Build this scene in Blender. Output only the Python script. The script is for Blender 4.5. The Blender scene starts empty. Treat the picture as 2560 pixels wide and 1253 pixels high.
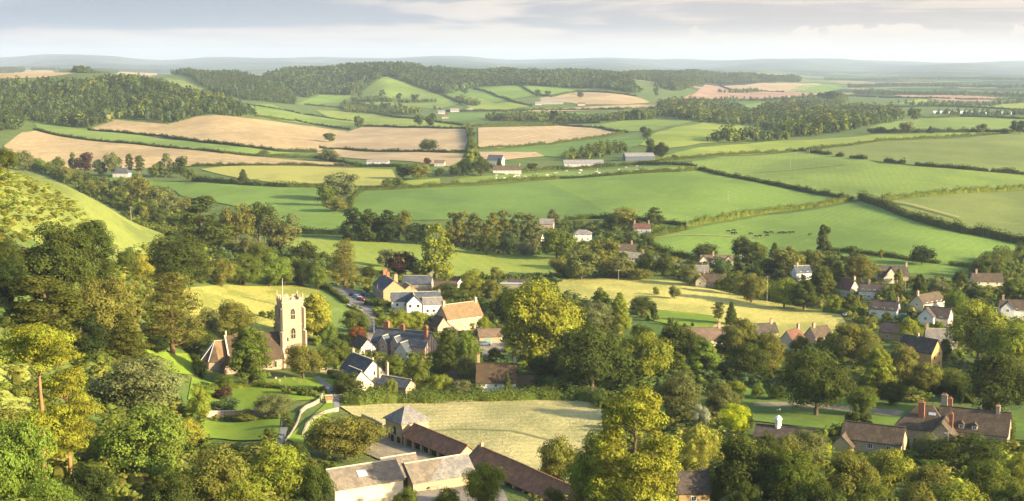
import bpy, bmesh, math, random
import numpy as np
from mathutils import Vector, Matrix
from mathutils.geometry import delaunay_2d_cdt
R = math.radians
scene = bpy.context.scene
COL = scene.collection
# ------------------------------------------------------------------ camera
F = 3500.0; CH = 100.0; PITCH = math.atan((626.5-152.0)/F)
cam_d = bpy.data.cameras.new("camera"); cam = bpy.data.objects.new("camera", cam_d); COL.objects.link(cam)
cam.location = (0, 0, CH); cam.rotation_euler = (math.pi/2-PITCH, 0, 0)
cam_d.sensor_width = 36; cam_d.lens = 36*F/2560.0
cam_d.clip_start = 1; cam_d.clip_end = 90000
scene.camera = cam
# ------------------------------------------------------------------ sun, world
SUN_EL = R(19); SUN_DIR = Vector((0.90, -0.42, 0)).normalized()   # towards the sun, on the ground
SUN_STRENGTH = 5.0; SKY_STRENGTH = 0.115; EXPOSURE = 1.47; HAZE = 5.4e-5
sd = Vector((SUN_DIR.x*math.cos(SUN_EL), SUN_DIR.y*math.cos(SUN_EL), math.sin(SUN_EL)))
sl = bpy.data.lights.new("sun", 'SUN'); sl.energy = SUN_STRENGTH; sl.angle = R(0.6); sl.color = (1.0, 0.82, 0.52)
so = bpy.data.objects.new("sun", sl); COL.objects.link(so)
so.rotation_euler = (-sd).to_track_quat('-Z', 'Y').to_euler(); so.location = (400, 0, 300)
w = bpy.data.worlds.new("World"); scene.world = w; w.use_nodes = True
nt = w.node_tree; nt.nodes.clear()
def N(t, tp, **k):
    n = t.nodes.new(tp)
    for a, b in k.items(): setattr(n, a, b)
    return n
out = N(nt, 'ShaderNodeOutputWorld'); bg = N(nt, 'ShaderNodeBackground'); sky = N(nt, 'ShaderNodeTexSky')
sky.sky_type = 'NISHITA'; sky.sun_disc = False; sky.sun_elevation = SUN_EL
sky.sun_rotation = math.atan2(SUN_DIR.x, SUN_DIR.y); sky.altitude = 150; sky.air_density = 1.0; sky.dust_density = 2.0
bg.inputs[1].default_value = SKY_STRENGTH
# clouds: direction -> (azimuth, elevation) -> stretched noise
tc = N(nt, 'ShaderNodeTexCoord'); sp = N(nt, 'ShaderNodeSeparateXYZ')
nt.links.new(tc.outputs['Generated'], sp.inputs[0])
def M(op, a, b=None, t=nt, c=None):
    n = N(t, 'ShaderNodeMath', operation=op)
    for i, v in enumerate((a, b, c)):
        if v is None: continue
        if isinstance(v, (int, float)): n.inputs[i].default_value = v
        else: t.links.new(v, n.inputs[i])
    return n.outputs[0]
az = M('ARCTAN2', sp.outputs[0], sp.outputs[1]); el = M('ARCSINE', sp.outputs[2])
def cloudnoise(sx, sy, scale, detail, off=0.0, rough=0.55):
    c = N(nt, 'ShaderNodeCombineXYZ')
    nt.links.new(M('MULTIPLY', az, sx), c.inputs[0]); nt.links.new(M('MULTIPLY', el, sy), c.inputs[1]); c.inputs[2].default_value = off
    n = N(nt, 'ShaderNodeTexNoise'); n.inputs['Scale'].default_value = scale; n.inputs['Detail'].default_value = detail
    n.inputs['Roughness'].default_value = rough; n.inputs['Distortion'].default_value = 0.4
    nt.links.new(c.outputs[0], n.inputs['Vector']); return n.outputs[0]
def ramp(fac, stops, t=nt):
    r = N(t, 'ShaderNodeValToRGB'); e = r.color_ramp.elements
    while len(e) < len(stops): e.new(0.5)
    for i, (p, c) in enumerate(stops):
        e[i].position = p; e[i].color = (c[0], c[1], c[2], 1) if len(c) == 3 else c
    t.links.new(fac, r.inputs[0]); return r.outputs[0]
def MR(v, a, b, c=0.0, d=1.0, t=nt, smooth=True):
    n = N(t, 'ShaderNodeMapRange'); n.interpolation_type = 'SMOOTHSTEP' if smooth else 'LINEAR'
    t.links.new(v, n.inputs[0])
    for i, x in zip((1, 2, 3, 4), (a, b, c, d)): n.inputs[i].default_value = x
    return n.outputs[0]
def MIX(fac, a, b, t=nt, blend='MIX'):
    n = N(t, 'ShaderNodeMix', data_type='RGBA', blend_type=blend)
    if isinstance(fac, (int, float)): n.inputs[0].default_value = fac
    else: t.links.new(fac, n.inputs[0])
    for i, v in ((6, a), (7, b)):
        if isinstance(v, tuple): n.inputs[i].default_value = (v[0], v[1], v[2], 1)
        else: t.links.new(v, n.inputs[i])
    return n.outputs[2]
K = 1.0/SKY_STRENGTH
def kc(r, g, b, s=1.0): return (r*K*s, g*K*s, b*K*s)
SKYB = 0.222
side = MR(az, -0.35, 0.38)                      # blue-grey on the left of the view, cream towards the sun
base_c = MIX(side, kc(1.05, 1.03, 1.09, SKYB), kc(1.33, 1.09, .93, SKYB))
lit_c = MIX(side, kc(1.26, 1.16, 1.12, SKYB), kc(1.52, 1.26, 1.04, SKYB))
dark_c = MIX(side, kc(.60, .70, .88, SKYB), kc(.96, .84, .80, SKYB))
n1 = cloudnoise(5.0, 42.0, 1.0, 5.0, 3.1); n2 = cloudnoise(14.0, 160.0, 1.0, 6.0, 9.7)
big = M('ADD', M('MULTIPLY', n1, 0.7), M('MULTIPLY', n2, 0.3))
c1 = MIX(MR(big, 0.43, 0.55), base_c, lit_c)
c2 = MIX(M('MULTIPLY', MR(cloudnoise(4.0, 36.0, 1.0, 4.0, 21.4), 0.47, 0.56), MR(el, 0.012, 0.026)), c1, dark_c)
# a blue-grey bank, left of centre
bank = M('MULTIPLY', MR(M('ADD', az, M('MULTIPLY', n1, 0.06)), -0.40, -0.24), MR(M('ADD', az, M('MULTIPLY', n2, 0.10)), 0.02, -0.10))
bank = M('MULTIPLY', bank, MR(M('ADD', el, M('MULTIPLY', n2, 0.014)), 0.0255, 0.034))
bank = M('MULTIPLY', bank, MR(M('ADD', el, M('MULTIPLY', n1, 0.012)), 0.064, 0.046))
c2 = MIX(M('MULTIPLY', bank, 0.95), c2, dark_c)
# long flat bars, upper right
bars = M('MULTIPLY', MR(cloudnoise(2.2, 330.0, 1.0, 3.0, 5.5, 0.45), 0.48, 0.60), MR(az, -0.02, 0.22))
c2 = MIX(M('MULTIPLY', M('MULTIPLY', bars, MR(el, 0.018, 0.026)), 0.7), c2, kc(.90, .78, .74, SKYB))
# small cumulus heads in a line above the right horizon
pf = cloudnoise(26.0, 30.0, 1.0, 5.0, 14.2, 0.5)
topl = M('ADD', M('MULTIPLY', MR(pf, 0.36, 0.66), 0.0105), 0.0155)
inside = MR(M('SUBTRACT', topl, el), -0.0004, 0.0012)
puff = M('MULTIPLY', M('MULTIPLY', inside, MR(el, 0.0125, 0.0225)), MR(az, 0.02, 0.2))
c3 = MIX(M('MULTIPLY', puff, 0.8), c2, kc(1.6, 1.34, 1.12, SKYB))
# pale band low over the horizon
c4 = MIX(MR(el, 0.016, -0.002), c3, MIX(side, kc(1.14, 1.08, 1.05, SKYB), kc(1.36, 1.10, .95, SKYB)))
# clouds thin out overhead, where the blue sky takes over and lights the ground
mixf = MR(el, 0.26, 0.08)
nt.links.new(MIX(mixf, sky.outputs[0], c4), bg.inputs[0]); nt.links.new(bg.outputs[0], out.inputs[0])
# ------------------------------------------------------------------ view
vs = scene.view_settings; vs.view_transform = 'Standard'; vs.look = 'None'; vs.gamma = 1; vs.exposure = EXPOSURE; vs.use_curve_mapping = False
scene.render.engine = 'CYCLES'
cy = scene.cycles; cy.max_bounces = 5; cy.diffuse_bounces = 3; cy.transmission_bounces = 3; cy.volume_bounces = 1; cy.transparent_max_bounces = 8
cy.use_denoising = True; cy.use_adaptive_sampling = True; cy.adaptive_threshold = 0.02
# ------------------------------------------------------------------ pixel <-> world
TP = math.tan(PITCH)
def ray(px, py):
    X = px-1280.0; Y = -(py-626.5)
    yy = F*math.cos(PITCH) + Y*math.sin(PITCH); zz = Y*math.cos(PITCH) - F*math.sin(PITCH)
    return X/yy, zz/yy                     # dx/dy, dz/dy
def proj(p):
    x, y, z = p[0], p[1], p[2]-CH
    d = y*math.cos(PITCH) - z*math.sin(PITCH); u = y*math.sin(PITCH) + z*math.cos(PITCH)
    return 1280+F*x/d, 626.5-F*u/d
# ------------------------------------------------------------------ terrain: thin plate spline through surveyed points
SV = 500.0
ctl = []
def V(px, py, z):                               # a seen ground point at height z
    dx, dz = ray(px, py); D = (z-CH)/dz; ctl.append((1280+3500*dx, D, z))
def VD(px, py, D):                              # a seen ground point at distance D
    dx, dz = ray(px, py); ctl.append((1280+3500*dx, D, CH+dz*D))
def G(px, D, z): ctl.append((px, D, z))         # a hidden one
for px in (-900, 0, 1280, 2560, 3500):
    G(px, 30, 86); G(px, 70, 66 if px > 300 else 76); G(px, 150, 30 if px > 300 else 46)
for a in ((-600, 1253, 42), (0, 1253, 33), (300, 1253, 27), (700, 1253, 21), (1280, 1253, 18), (1900, 1253, 18), (2560, 1253, 18), (3200, 1253, 18),
          (0, 1100, 35), (300, 1100, 26), (700, 1100, 17), (1280, 1100, 13), (1900, 1100, 13), (2560, 1100, 13), (3200, 1100, 13),
          (-600, 950, 55), (0, 950, 37), (300, 950, 22), (600, 962, 9.3), (520, 940, 9.8), (620, 938, 9.2), (740, 915, 8.6), (850, 950, 8), (1280, 950, 6), (1900, 950, 6), (2560, 950, 6), (3200, 950, 6),
          (0, 830, 41), (200, 850, 30), (430, 880, 16), (600, 850, 11.5), (800, 850, 7), (1280, 850, 3), (1900, 850, 3), (2560, 850, 3),
          (0, 700, 47), (250, 720, 33), (500, 720, 17), (800, 720, 6), (1280, 720, 0), (1900, 720, 0), (2560, 720, 0), (3200, 720, 0),
          (0, 600, 53), (200, 600, 41), (360, 600, 25), (530, 650, 13), (700, 600, 4), (1280, 600, 0), (1900, 600, 0), (2560, 600, 0),
          (0, 415, 60), (150, 455, 45), (270, 515, 35), (390, 575, 22),
          (600, 500, 3), (1000, 500, 3), (1400, 500, 2), (1600, 490, 6), (2000, 500, 4), (2560, 500, 4), (3200, 500, 5),
          (0, 400, 12), (300, 440, 6), (500, 400, 8), (1000, 400, 8), (1500, 400, 8), (2000, 400, 10), (2560, 400, 12),
          (0, 335, 22), (300, 330, 18), (700, 330, 12), (1200, 330, 11), (1700, 320, 14), (2200, 330, 15), (2560, 332, 15), (3200, 332, 15),
          (200, 308, 22), (450, 302, 24), (700, 272, 12), (1000, 275, 10), (1400, 270, 10), (1800, 290, 4), (2200, 290, 2), (2560, 290, 0),
          (1800, 240, 5), (2300, 240, 0), (2560, 240, 0), (3300, 240, 0), (1790, 214, 14), (2300, 215, 0), (2560, 215, 0), (2050, 203, 2), (2560, 203, 0), (3300, 210, 0)):
    V(*a)
for a in ((0, 700, 36), (0, 900, 16), (150, 810, 18), (270, 790, 10), (390, 770, 5), (-500, 500, 76), (-500, 800, 50), (-500, 1200, 30), (-500, 2000, 40),
          (-500, 3000, 80), (0, 3500, 60), (300, 3500, 55), (450, 2900, 25), (560, 2600, 18), (0, 5500, 50), (400, 5500, 40),
          (700, 4700, 45), (900, 4700, 50), (1150, 4700, 45), (1500, 4700, 45), (400, 9000, 20), (1500, 8500, 15), (2300, 9500, 4), (3300, 9000, 5)):
    G(*a)
for a in ((965, 196, 3400), (900, 249, 3250), (1110, 241, 3200), (1060, 225, 3350), (925, 218, 3350), (1000, 252, 3180),
          (700, 192, 3800), (780, 178, 3900), (900, 167, 3900), (985, 172, 3900), (1060, 183, 3900), (1150, 187, 3900), (1300, 187, 3900), (1500, 190, 3900),
          (1150, 222, 3550), (1300, 216, 3600), (1450, 224, 3500), (1590, 236, 3300), (800, 232, 3450),
          (1080, 171, 6500), (690, 188, 5500), (1620, 192, 5000), (1750, 190, 5200), (1900, 198, 5500), (800, 252, 3000),
          (30, 190, 2500), (200, 185, 2550), (350, 183, 2500), (200, 240, 2200), (60, 250, 2150), (450, 255, 2150), (415, 194, 2450),
          (500, 226, 2350), (560, 250, 2250), (620, 276, 2150), (330, 283, 1950),
          (450, 188, 3600), (560, 190, 3600), (650, 205, 3400), (740, 262, 2900), (600, 240, 3000), (720, 225, 3200)):
    VD(*a)
for x, y in ((-600, 139), (0, 141), (100, 137), (300, 138.5), (500, 140), (600, 146), (680, 149), (720, 142), (790, 138), (900, 144), (1100, 142), (1200, 141),
             (1350, 146), (1500, 145), (1700, 144), (1900, 147), (2100, 148), (2300, 152), (2450, 157), (2560, 153), (3200, 150)):
    VD(x, y, 19000); G(x, 26000, 20)
for x, y in ((0, 168), (500, 178), (900, 166), (1300, 166), (1700, 172), (2100, 180), (2560, 182), (3200, 180)): VD(x, y, 11500)
for x, y in ((2150, 171), (2250, 166), (2330, 153), (2400, 154), (2520, 168), (300, 158), (430, 152), (560, 160), (720, 158), (800, 152), (950, 160), (1300, 158), (1600, 160)): VD(x, y, 14500)
for x, y in ((2330, 170), (430, 168), (800, 166), (1300, 164)): VD(x, y, 13000)
for x in (0, 430, 800, 1300, 1700, 2330): G(x, 16500, -20)
ctl = np.array(ctl)
def key(u, D): return u, SV*np.log(D)
def tps_fit(P, z):
    n = len(P); d2 = ((P[:, None]-P[None])**2).sum(-1); Kk = np.where(d2 > 0, d2*np.log(d2+1e-12), 0)/2
    A = np.zeros((n+3, n+3)); A[:n, :n] = Kk + np.eye(n)*.5
    A[:n, n] = 1; A[:n, n+1:] = P; A[n, :n] = 1; A[n+1:, :n] = P.T
    b = np.zeros(n+3); b[:n] = z; return np.linalg.solve(A, b)
P = np.stack(key(ctl[:, 0], ctl[:, 1]), 1)/1000.0
W = tps_fit(P*10, ctl[:, 2])
def tps(u, D):
    q = np.stack(key(u, D), -1)/100.0; o = np.empty(len(q)); n = len(P)
    for i in range(0, len(q), 20000):
        s = q[i:i+20000]; d2 = ((s[:, None]-P[None]*10)**2).sum(-1)
        o[i:i+20000] = (d2*np.log(d2+1e-12)/2)@W[:n] + W[n] + s@W[n+1:]
    return o
NU, ND = 640, 560
U0, U1 = -1100.0, 3660.0; D0, D1 = 25.0, 27000.0
us = np.linspace(U0, U1, NU); ds = np.exp(np.linspace(math.log(D0), math.log(D1), ND))
UU, DD = np.meshgrid(us, ds)                    # [ND, NU]
Z = tps(UU.ravel(), DD.ravel()).reshape(ND, NU)
XX = (UU-1280)/3500*DD
def wav(x, y, l, s): return np.sin(x/l*6.28+s)*np.cos(y/l*5.1+s*1.7) + 0.5*np.sin((x*0.6+y*0.8)/l*11+s*2.3)
Z += np.clip((DD-250)/900, 0, 1)*(1.2*wav(XX, DD, 420, 1.0)+0.5*wav(XX, DD, 150, 2.0)) + np.clip((DD-5000)/6000, 0, 1)*10*wav(XX, DD, 2600, 4.0)
def gz(x, y):
    """height of the ground sheet at world x, y (bilinear on its own grid)"""
    x = np.asarray(x, float); y = np.maximum(np.asarray(y, float), D0+0.01)
    u = np.clip((1280+3500*x/y-U0)/(U1-U0)*(NU-1), 0, NU-1.001); v = np.clip(np.log(y/D0)/math.log(D1/D0)*(ND-1), 0, ND-1.001)
    i = u.astype(int); j = v.astype(int); a = u-i
    b = (y-ds[j])/(ds[j+1]-ds[j])
    return (Z[j, i]*(1-a)+Z[j, i+1]*a)*(1-b)+(Z[j+1, i]*(1-a)+Z[j+1, i+1]*a)*b
MARCH = np.exp(np.linspace(math.log(140), math.log(26000), 1100))
def at(px, py):
    """the ground point seen at a photo pixel"""
    dx, dz = ray(px, py); zz = CH+dz*MARCH; g = gz(dx*MARCH, MARCH); hit = np.nonzero(zz <= g)[0]
    if len(hit) == 0: D = 25000.0
    else:
        k = hit[0]; lo, hi = MARCH[max(k-1, 0)], MARCH[k]
        for _ in range(18):
            m = (lo+hi)/2
            if CH+dz*m <= float(gz(dx*m, m)): hi = m
            else: lo = m
        D = hi
    return Vector((dx*D, D, float(gz(dx*D, D))))
def link(o, parent=None):
    COL.objects.link(o)
    if parent is not None: o.parent = parent
    return o
def mesh_np(name, verts, faces, mats=(), smooth=False, midx=None):
    """faces: int array [n,3] or [n,4]"""
    me = bpy.data.meshes.new(name); verts = np.asarray(verts, np.float32); faces = np.asarray(faces, np.int32)
    nf, k = faces.shape; me.vertices.add(len(verts)); me.vertices.foreach_set('co', verts.ravel())
    me.loops.add(nf*k); me.loops.foreach_set('vertex_index', faces.ravel())
    me.polygons.add(nf); me.polygons.foreach_set('loop_start', np.arange(0, nf*k, k, dtype=np.int32)); me.polygons.foreach_set('loop_total', np.full(nf, k, np.int32))
    if midx is not None: me.polygons.foreach_set('material_index', np.asarray(midx, np.int32))
    if smooth: me.polygons.foreach_set('use_smooth', np.ones(nf, bool))
    for m in mats: me.materials.append(m)
    me.update(calc_edges=True); me.validate(); return me
def tag(o, label=None, cat=None, group=None, kind=None):
    if label: o['label'] = label
    if cat: o['category'] = cat
    if group: o['group'] = group
    if kind: o['kind'] = kind
    return o
# ------------------------------------------------------------------ ground materials
def newmat(name, rough=0.9):
    m = bpy.data.materials.new(name); m.use_nodes = True; t = m.node_tree; b = t.nodes['Principled BSDF']
    b.inputs['Roughness'].default_value = rough; b.inputs['Specular IOR Level'].default_value = 0.15
    return m, t, b
def pos(t): return N(t, 'ShaderNodeNewGeometry').outputs['Position']
def mapped(t, v, scale=(1, 1, 1), rotz=0.0):
    m = N(t, 'ShaderNodeMapping'); m.inputs['Scale'].default_value = scale; m.inputs['Rotation'].default_value = (0, 0, rotz)
    t.links.new(v, m.inputs[0]); return m.outputs[0]
def noise(t, v, scale, detail=3.0, rough=0.55):
    n = N(t, 'ShaderNodeTexNoise'); n.inputs['Scale'].default_value = scale; n.inputs['Detail'].default_value = detail; n.inputs['Roughness'].default_value = rough
    t.links.new(v, n.inputs['Vector']); return n.outputs[0]
_fm = {}
def field_mat(name, c, c2=None, big=0.012, stripe=None, tuft=None, fine=0.5, patch=0.6):
    """turf / stubble: large soft patches between c and c2, fine mottling, optional drill or mowing lines, optional tussock relief"""
    if name in _fm: return _fm[name]
    m, t, b = newmat(name, 0.95); p = pos(t); c2 = c2 or tuple(x*0.72 for x in c)
    a = noise(t, mapped(t, p, (1, 0.55, 1), 0.4), big, 5.0, 0.62); col = MIX(MR(a, 0.5-0.13*patch-0.02, 0.5+0.13*patch, t=t), tuple(x*.88 for x in c2), tuple(x*1.06 for x in c), t)
    a2 = noise(t, mapped(t, p, (1, 1, 1), 1.1), big*5, 4.0, 0.6); col = MIX(MR(a2, .52, .72, 0, .5, t=t), col, (c[0]*1.25, c[1]*1.12, c[2]*1.2), t)
    f = noise(t, p, fine, 4.0, 0.65); col = MIX(MR(f, 0.3, 0.7, 0.0, 0.55, t=t), col, tuple(x*0.62 for x in c2), t)
    if stripe:
        ang, wid, amt = stripe
        wv = N(t, 'ShaderNodeTexWave'); wv.inputs['Scale'].default_value = 1.0; wv.inputs['Distortion'].default_value = 1.2; wv.inputs['Detail'].default_value = 3; wv.inputs['Detail Scale'].default_value = 0.6
        t.links.new(mapped(t, p, (1.0/wid*0.5,)*3, ang), wv.inputs[0])
        if amt > .3: st = noise(t, mapped(t, p, (.035, .22, 1), ang), 1.0, 5.0, .7); col = MIX(MR(st, .46, .66, 0, .75, t=t), col, tuple(x*.62 for x in c2), t)
        br = noise(t, mapped(t, p, (1, 1, 1), ang), 0.02, 3.0)
        col = MIX(M('MULTIPLY', MR(wv.outputs[1], 0.2, 0.9, t=t), M('MULTIPLY', br, amt*1.6, t=t), t=t), col, tuple(x*0.55 for x in c2), t)
    if tuft:
        sc, amt = tuft
        tn = noise(t, p, sc, 4.0, 0.7)
        bp = N(t, 'ShaderNodeBump'); bp.inputs['Strength'].default_value = 1.0; bp.inputs['Distance'].default_value = amt
        t.links.new(tn, bp.inputs['Height']); t.links.new(bp.outputs[0], b.inputs['Normal'])
    t.links.new(col, b.inputs['Base Color']); _fm[name] = m; return m
GREEN = field_mat('pasture_green', (.19, .285, .047), (.15, .24, .039), patch=0.9, stripe=(.5, 9, .14))
def ground_mat():
    m, t, b = newmat('ground_turf', 0.95); p = pos(t); sx = N(t, 'ShaderNodeSeparateXYZ'); t.links.new(p, sx.inputs[0])
    near = MIX(MR(noise(t, p, 0.05, 4.0), 0.4, 0.6, t=t), (.095, .16, .03), (.15, .18, .045), t)
    nf = noise(t, p, 0.9, 4.0, 0.7)
    near = MIX(MR(nf, 0.35, 0.7, 0, .6, t=t), near, (.05, .08, .018), t)
    # far country: a patchwork of farmland cut by dark hedge lines and woods
    vc = N(t, 'ShaderNodeTexVoronoi'); vc.inputs['Scale'].default_value = 1.0; q = mapped(t, p, (1/330., 1/230., 0), 0.5); t.links.new(q, vc.inputs['Vector'])
    vr = N(t, 'ShaderNodeSeparateColor'); t.links.new(vc.outputs['Color'], vr.inputs[0])
    far = ramp(vr.outputs[0], [(0, (.10, .17, .045)), (.22, (.13, .20, .055)), (.40, (.16, .20, .06)), (.55, (.30, .26, .12)), (.66, (.09, .16, .04)), (.80, (.36, .26, .14)), (.9, (.06, .10, .035))], t)
    t.nodes[-1].color_ramp.interpolation = 'CONSTANT'
    ve = N(t, 'ShaderNodeTexVoronoi'); ve.feature = 'DISTANCE_TO_EDGE'; t.links.new(q, ve.inputs['Vector']); ve.inputs['Scale'].default_value = 1.0
    far = MIX(MR(ve.outputs['Distance'], 0.03, 0.05, 1, 0, t=t), far, (.025, .045, .02), t)
    wd = noise(t, p, 0.0011, 4.0, 0.65); far = MIX(MR(wd, 0.49, 0.52, t=t), far, (.024, .042, .024), t)
    far = MIX(MR(sx.outputs[1], 7000, 12000, 0, .65, t=t), far, (.035, .055, .05), t)  # haze put into the colour: hills turn dark and bluish with distance
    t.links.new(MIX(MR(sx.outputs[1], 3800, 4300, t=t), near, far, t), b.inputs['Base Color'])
    bp = N(t, 'ShaderNodeBump'); bp.inputs['Strength'].default_value = 0.8; bp.inputs['Distance'].default_value = 0.5
    t.links.new(nf, bp.inputs['Height']); t.links.new(bp.outputs[0], b.inputs['Normal'])
    return m
gv = np.stack([XX.ravel(), DD.ravel(), Z.ravel()], 1)
ii = (np.arange(ND-1)[:, None]*NU+np.arange(NU-1)[None]).ravel()
gf = np.stack([ii, ii+1, ii+NU+1, ii+NU], 1)
ground = link(bpy.data.objects.new('ground', mesh_np('ground', gv, gf, [ground_mat()], smooth=True))); tag(ground, kind='structure')
# ------------------------------------------------------------------ haze: the evening air over the whole valley
def haze():
    v = [(x, y, z) for z in (-60, 330) for x, y in ((-22000, -400), (22000, -400), (22000, 27600), (-22000, 27600))]
    f = [(0, 3, 2, 1), (4, 5, 6, 7), (0, 1, 5, 4), (1, 2, 6, 5), (2, 3, 7, 6), (3, 0, 4, 7)]
    me = bpy.data.meshes.new('haze'); me.from_pydata(v, [], f); o = link(bpy.data.objects.new('haze', me)); tag(o, 'thin evening haze lying over the whole valley', 'haze', kind='stuff')
    m = bpy.data.materials.new('haze_air'); m.use_nodes = True; t = m.node_tree; t.nodes.clear()
    ou = N(t, 'ShaderNodeOutputMaterial'); pv = N(t, 'ShaderNodeVolumePrincipled')
    pv.inputs['Density'].default_value = HAZE; pv.inputs['Color'].default_value = (.66, .79, 1.0, 1); pv.inputs['Anisotropy'].default_value = 0.1
    t.links.new(pv.outputs[0], ou.inputs['Volume']); me.materials.append(m); o.display_type = 'WIRE'
if HAZE: haze()
# ------------------------------------------------------------------ fields: each a sheet laid on the ground
def inside(poly, x, y):
    c = np.zeros(x.shape, bool); n = len(poly)
    for i in range(n):
        x1, y1 = poly[i]; x2, y2 = poly[(i+1) % n]
        if y1 == y2: continue
        c ^= ((y1 > y) != (y2 > y)) & (x < (x2-x1)*(y-y1)/(y2-y1)+x1)
    return c
FIELD_N = [0]
def sheet(name, pix, mat, off=None, world=None):
    P = world or [at(*p).xy[:] for p in pix]
    FIELD_N[0] += 1
    dmean = sum(p[1] for p in P)/len(P)
    if off is None: off = (0.06+0.004*FIELD_N[0]) if dmean < 900 else 0.35+0.012*FIELD_N[0]
    B = []
    for i in range(len(P)):
        a, b = Vector(P[i]), Vector(P[(i+1) % len(P)]); st = max(1.5, 0.008*min(a.y, b.y)); k = max(1, int((b-a).length/st))
        for j in range(k): B.append((a+(b-a)*(j/k)))
    xs = [p[0] for p in P]; ys = [p[1] for p in P]
    sel = (XX > min(xs)) & (XX < max(xs)) & (DD > min(ys)) & (DD < max(ys)); gx = XX[sel]; gy = DD[sel]
    ok = inside(P, gx, gy)
    pts = B+[Vector((float(a), float(b))) for a, b in zip(gx[ok], gy[ok])]
    ne = len(B); r = delaunay_2d_cdt(pts, [(i, (i+1) % ne) for i in range(ne)], [list(range(ne))], 1, 1e-4)
    vv = np.array([v[:] for v in r[0]]); tri = np.array([f for f in r[2] if len(f) == 3])
    if not len(tri): return None
    z = gz(vv[:, 0], vv[:, 1])+off
    e1 = vv[tri[:, 1]]-vv[tri[:, 0]]; e2 = vv[tri[:, 2]]-vv[tri[:, 0]]; neg = (e1[:, 0]*e2[:, 1]-e1[:, 1]*e2[:, 0]) < 0
    tri[neg] = tri[neg][:, ::-1]
    o = link(bpy.data.objects.new(name, mesh_np(name, np.column_stack([vv, z]), tri, [mat], smooth=True))); tag(o, kind='structure'); return o
MEADOW = field_mat('pasture_meadow', (.22, .295, .052), (.17, .245, .045), patch=1.0, stripe=(.2, 8, .13))
LIME = field_mat('pasture_lime', (.29, .34, .055), (.225, .295, .045), patch=1.0, stripe=(-.3, 10, .13))
DEEP = field_mat('pasture_deep', (.15, .24, .043), (.125, .21, .038), patch=0.8, stripe=(.5, 9, .14))
OLIVE = field_mat('pasture_olive', (.215, .25, .06), (.17, .215, .05), patch=1.0, stripe=(1.0, 7, .16))
YELL = field_mat('pasture_yellow', (.38, .36, .085), (.30, .31, .07))
STUB = field_mat('stubble_gold', (.52, .38, .19), (.45, .33, .16), fine=0.12, stripe=(0.9, 22, .35), tuft=(0.1, 1.2))
STUB2 = field_mat('stubble_pale', (.55, .40, .22), (.47, .35, .19), fine=0.1, stripe=(1.2, 16, .6))
STUB3 = field_mat('stubble_rows', (.58, .43, .24), (.50, .37, .20), fine=0.1, stripe=(0.35, 18, .7))
SOIL = field_mat('pink_soil', (.42, .26, .17), (.36, .23, .15), fine=0.06)
ROUGH = field_mat('rough_grass', (.47, .42, .10), (.32, .34, .07), big=0.06, fine=0.9, tuft=(0.8, 0.7))
HAY = field_mat('hay_meadow', (.60, .51, .22), (.40, .38, .15), big=0.03, fine=1.2, tuft=(0.9, 0.45), stripe=(1.35, 7, .25))
HAY2 = field_mat('hay_field', (.56, .49, .13), (.43, .41, .10), big=0.03, fine=0.7, tuft=(0.5, 0.5))
LAWN = field_mat('lawn_turf', (.22, .31, .03), (.18, .27, .025), big=0.08, fine=2.0, stripe=(0.2, 1.2, .12))
LAWN2 = field_mat('park_turf', (.15, .23, .03), (.12, .19, .028), big=0.07, fine=1.2)
SLOPE = field_mat('hill_grass', (.26, .29, .06), (.19, .235, .05), big=0.035, fine=0.5, tuft=(0.35, 1.0))
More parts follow.
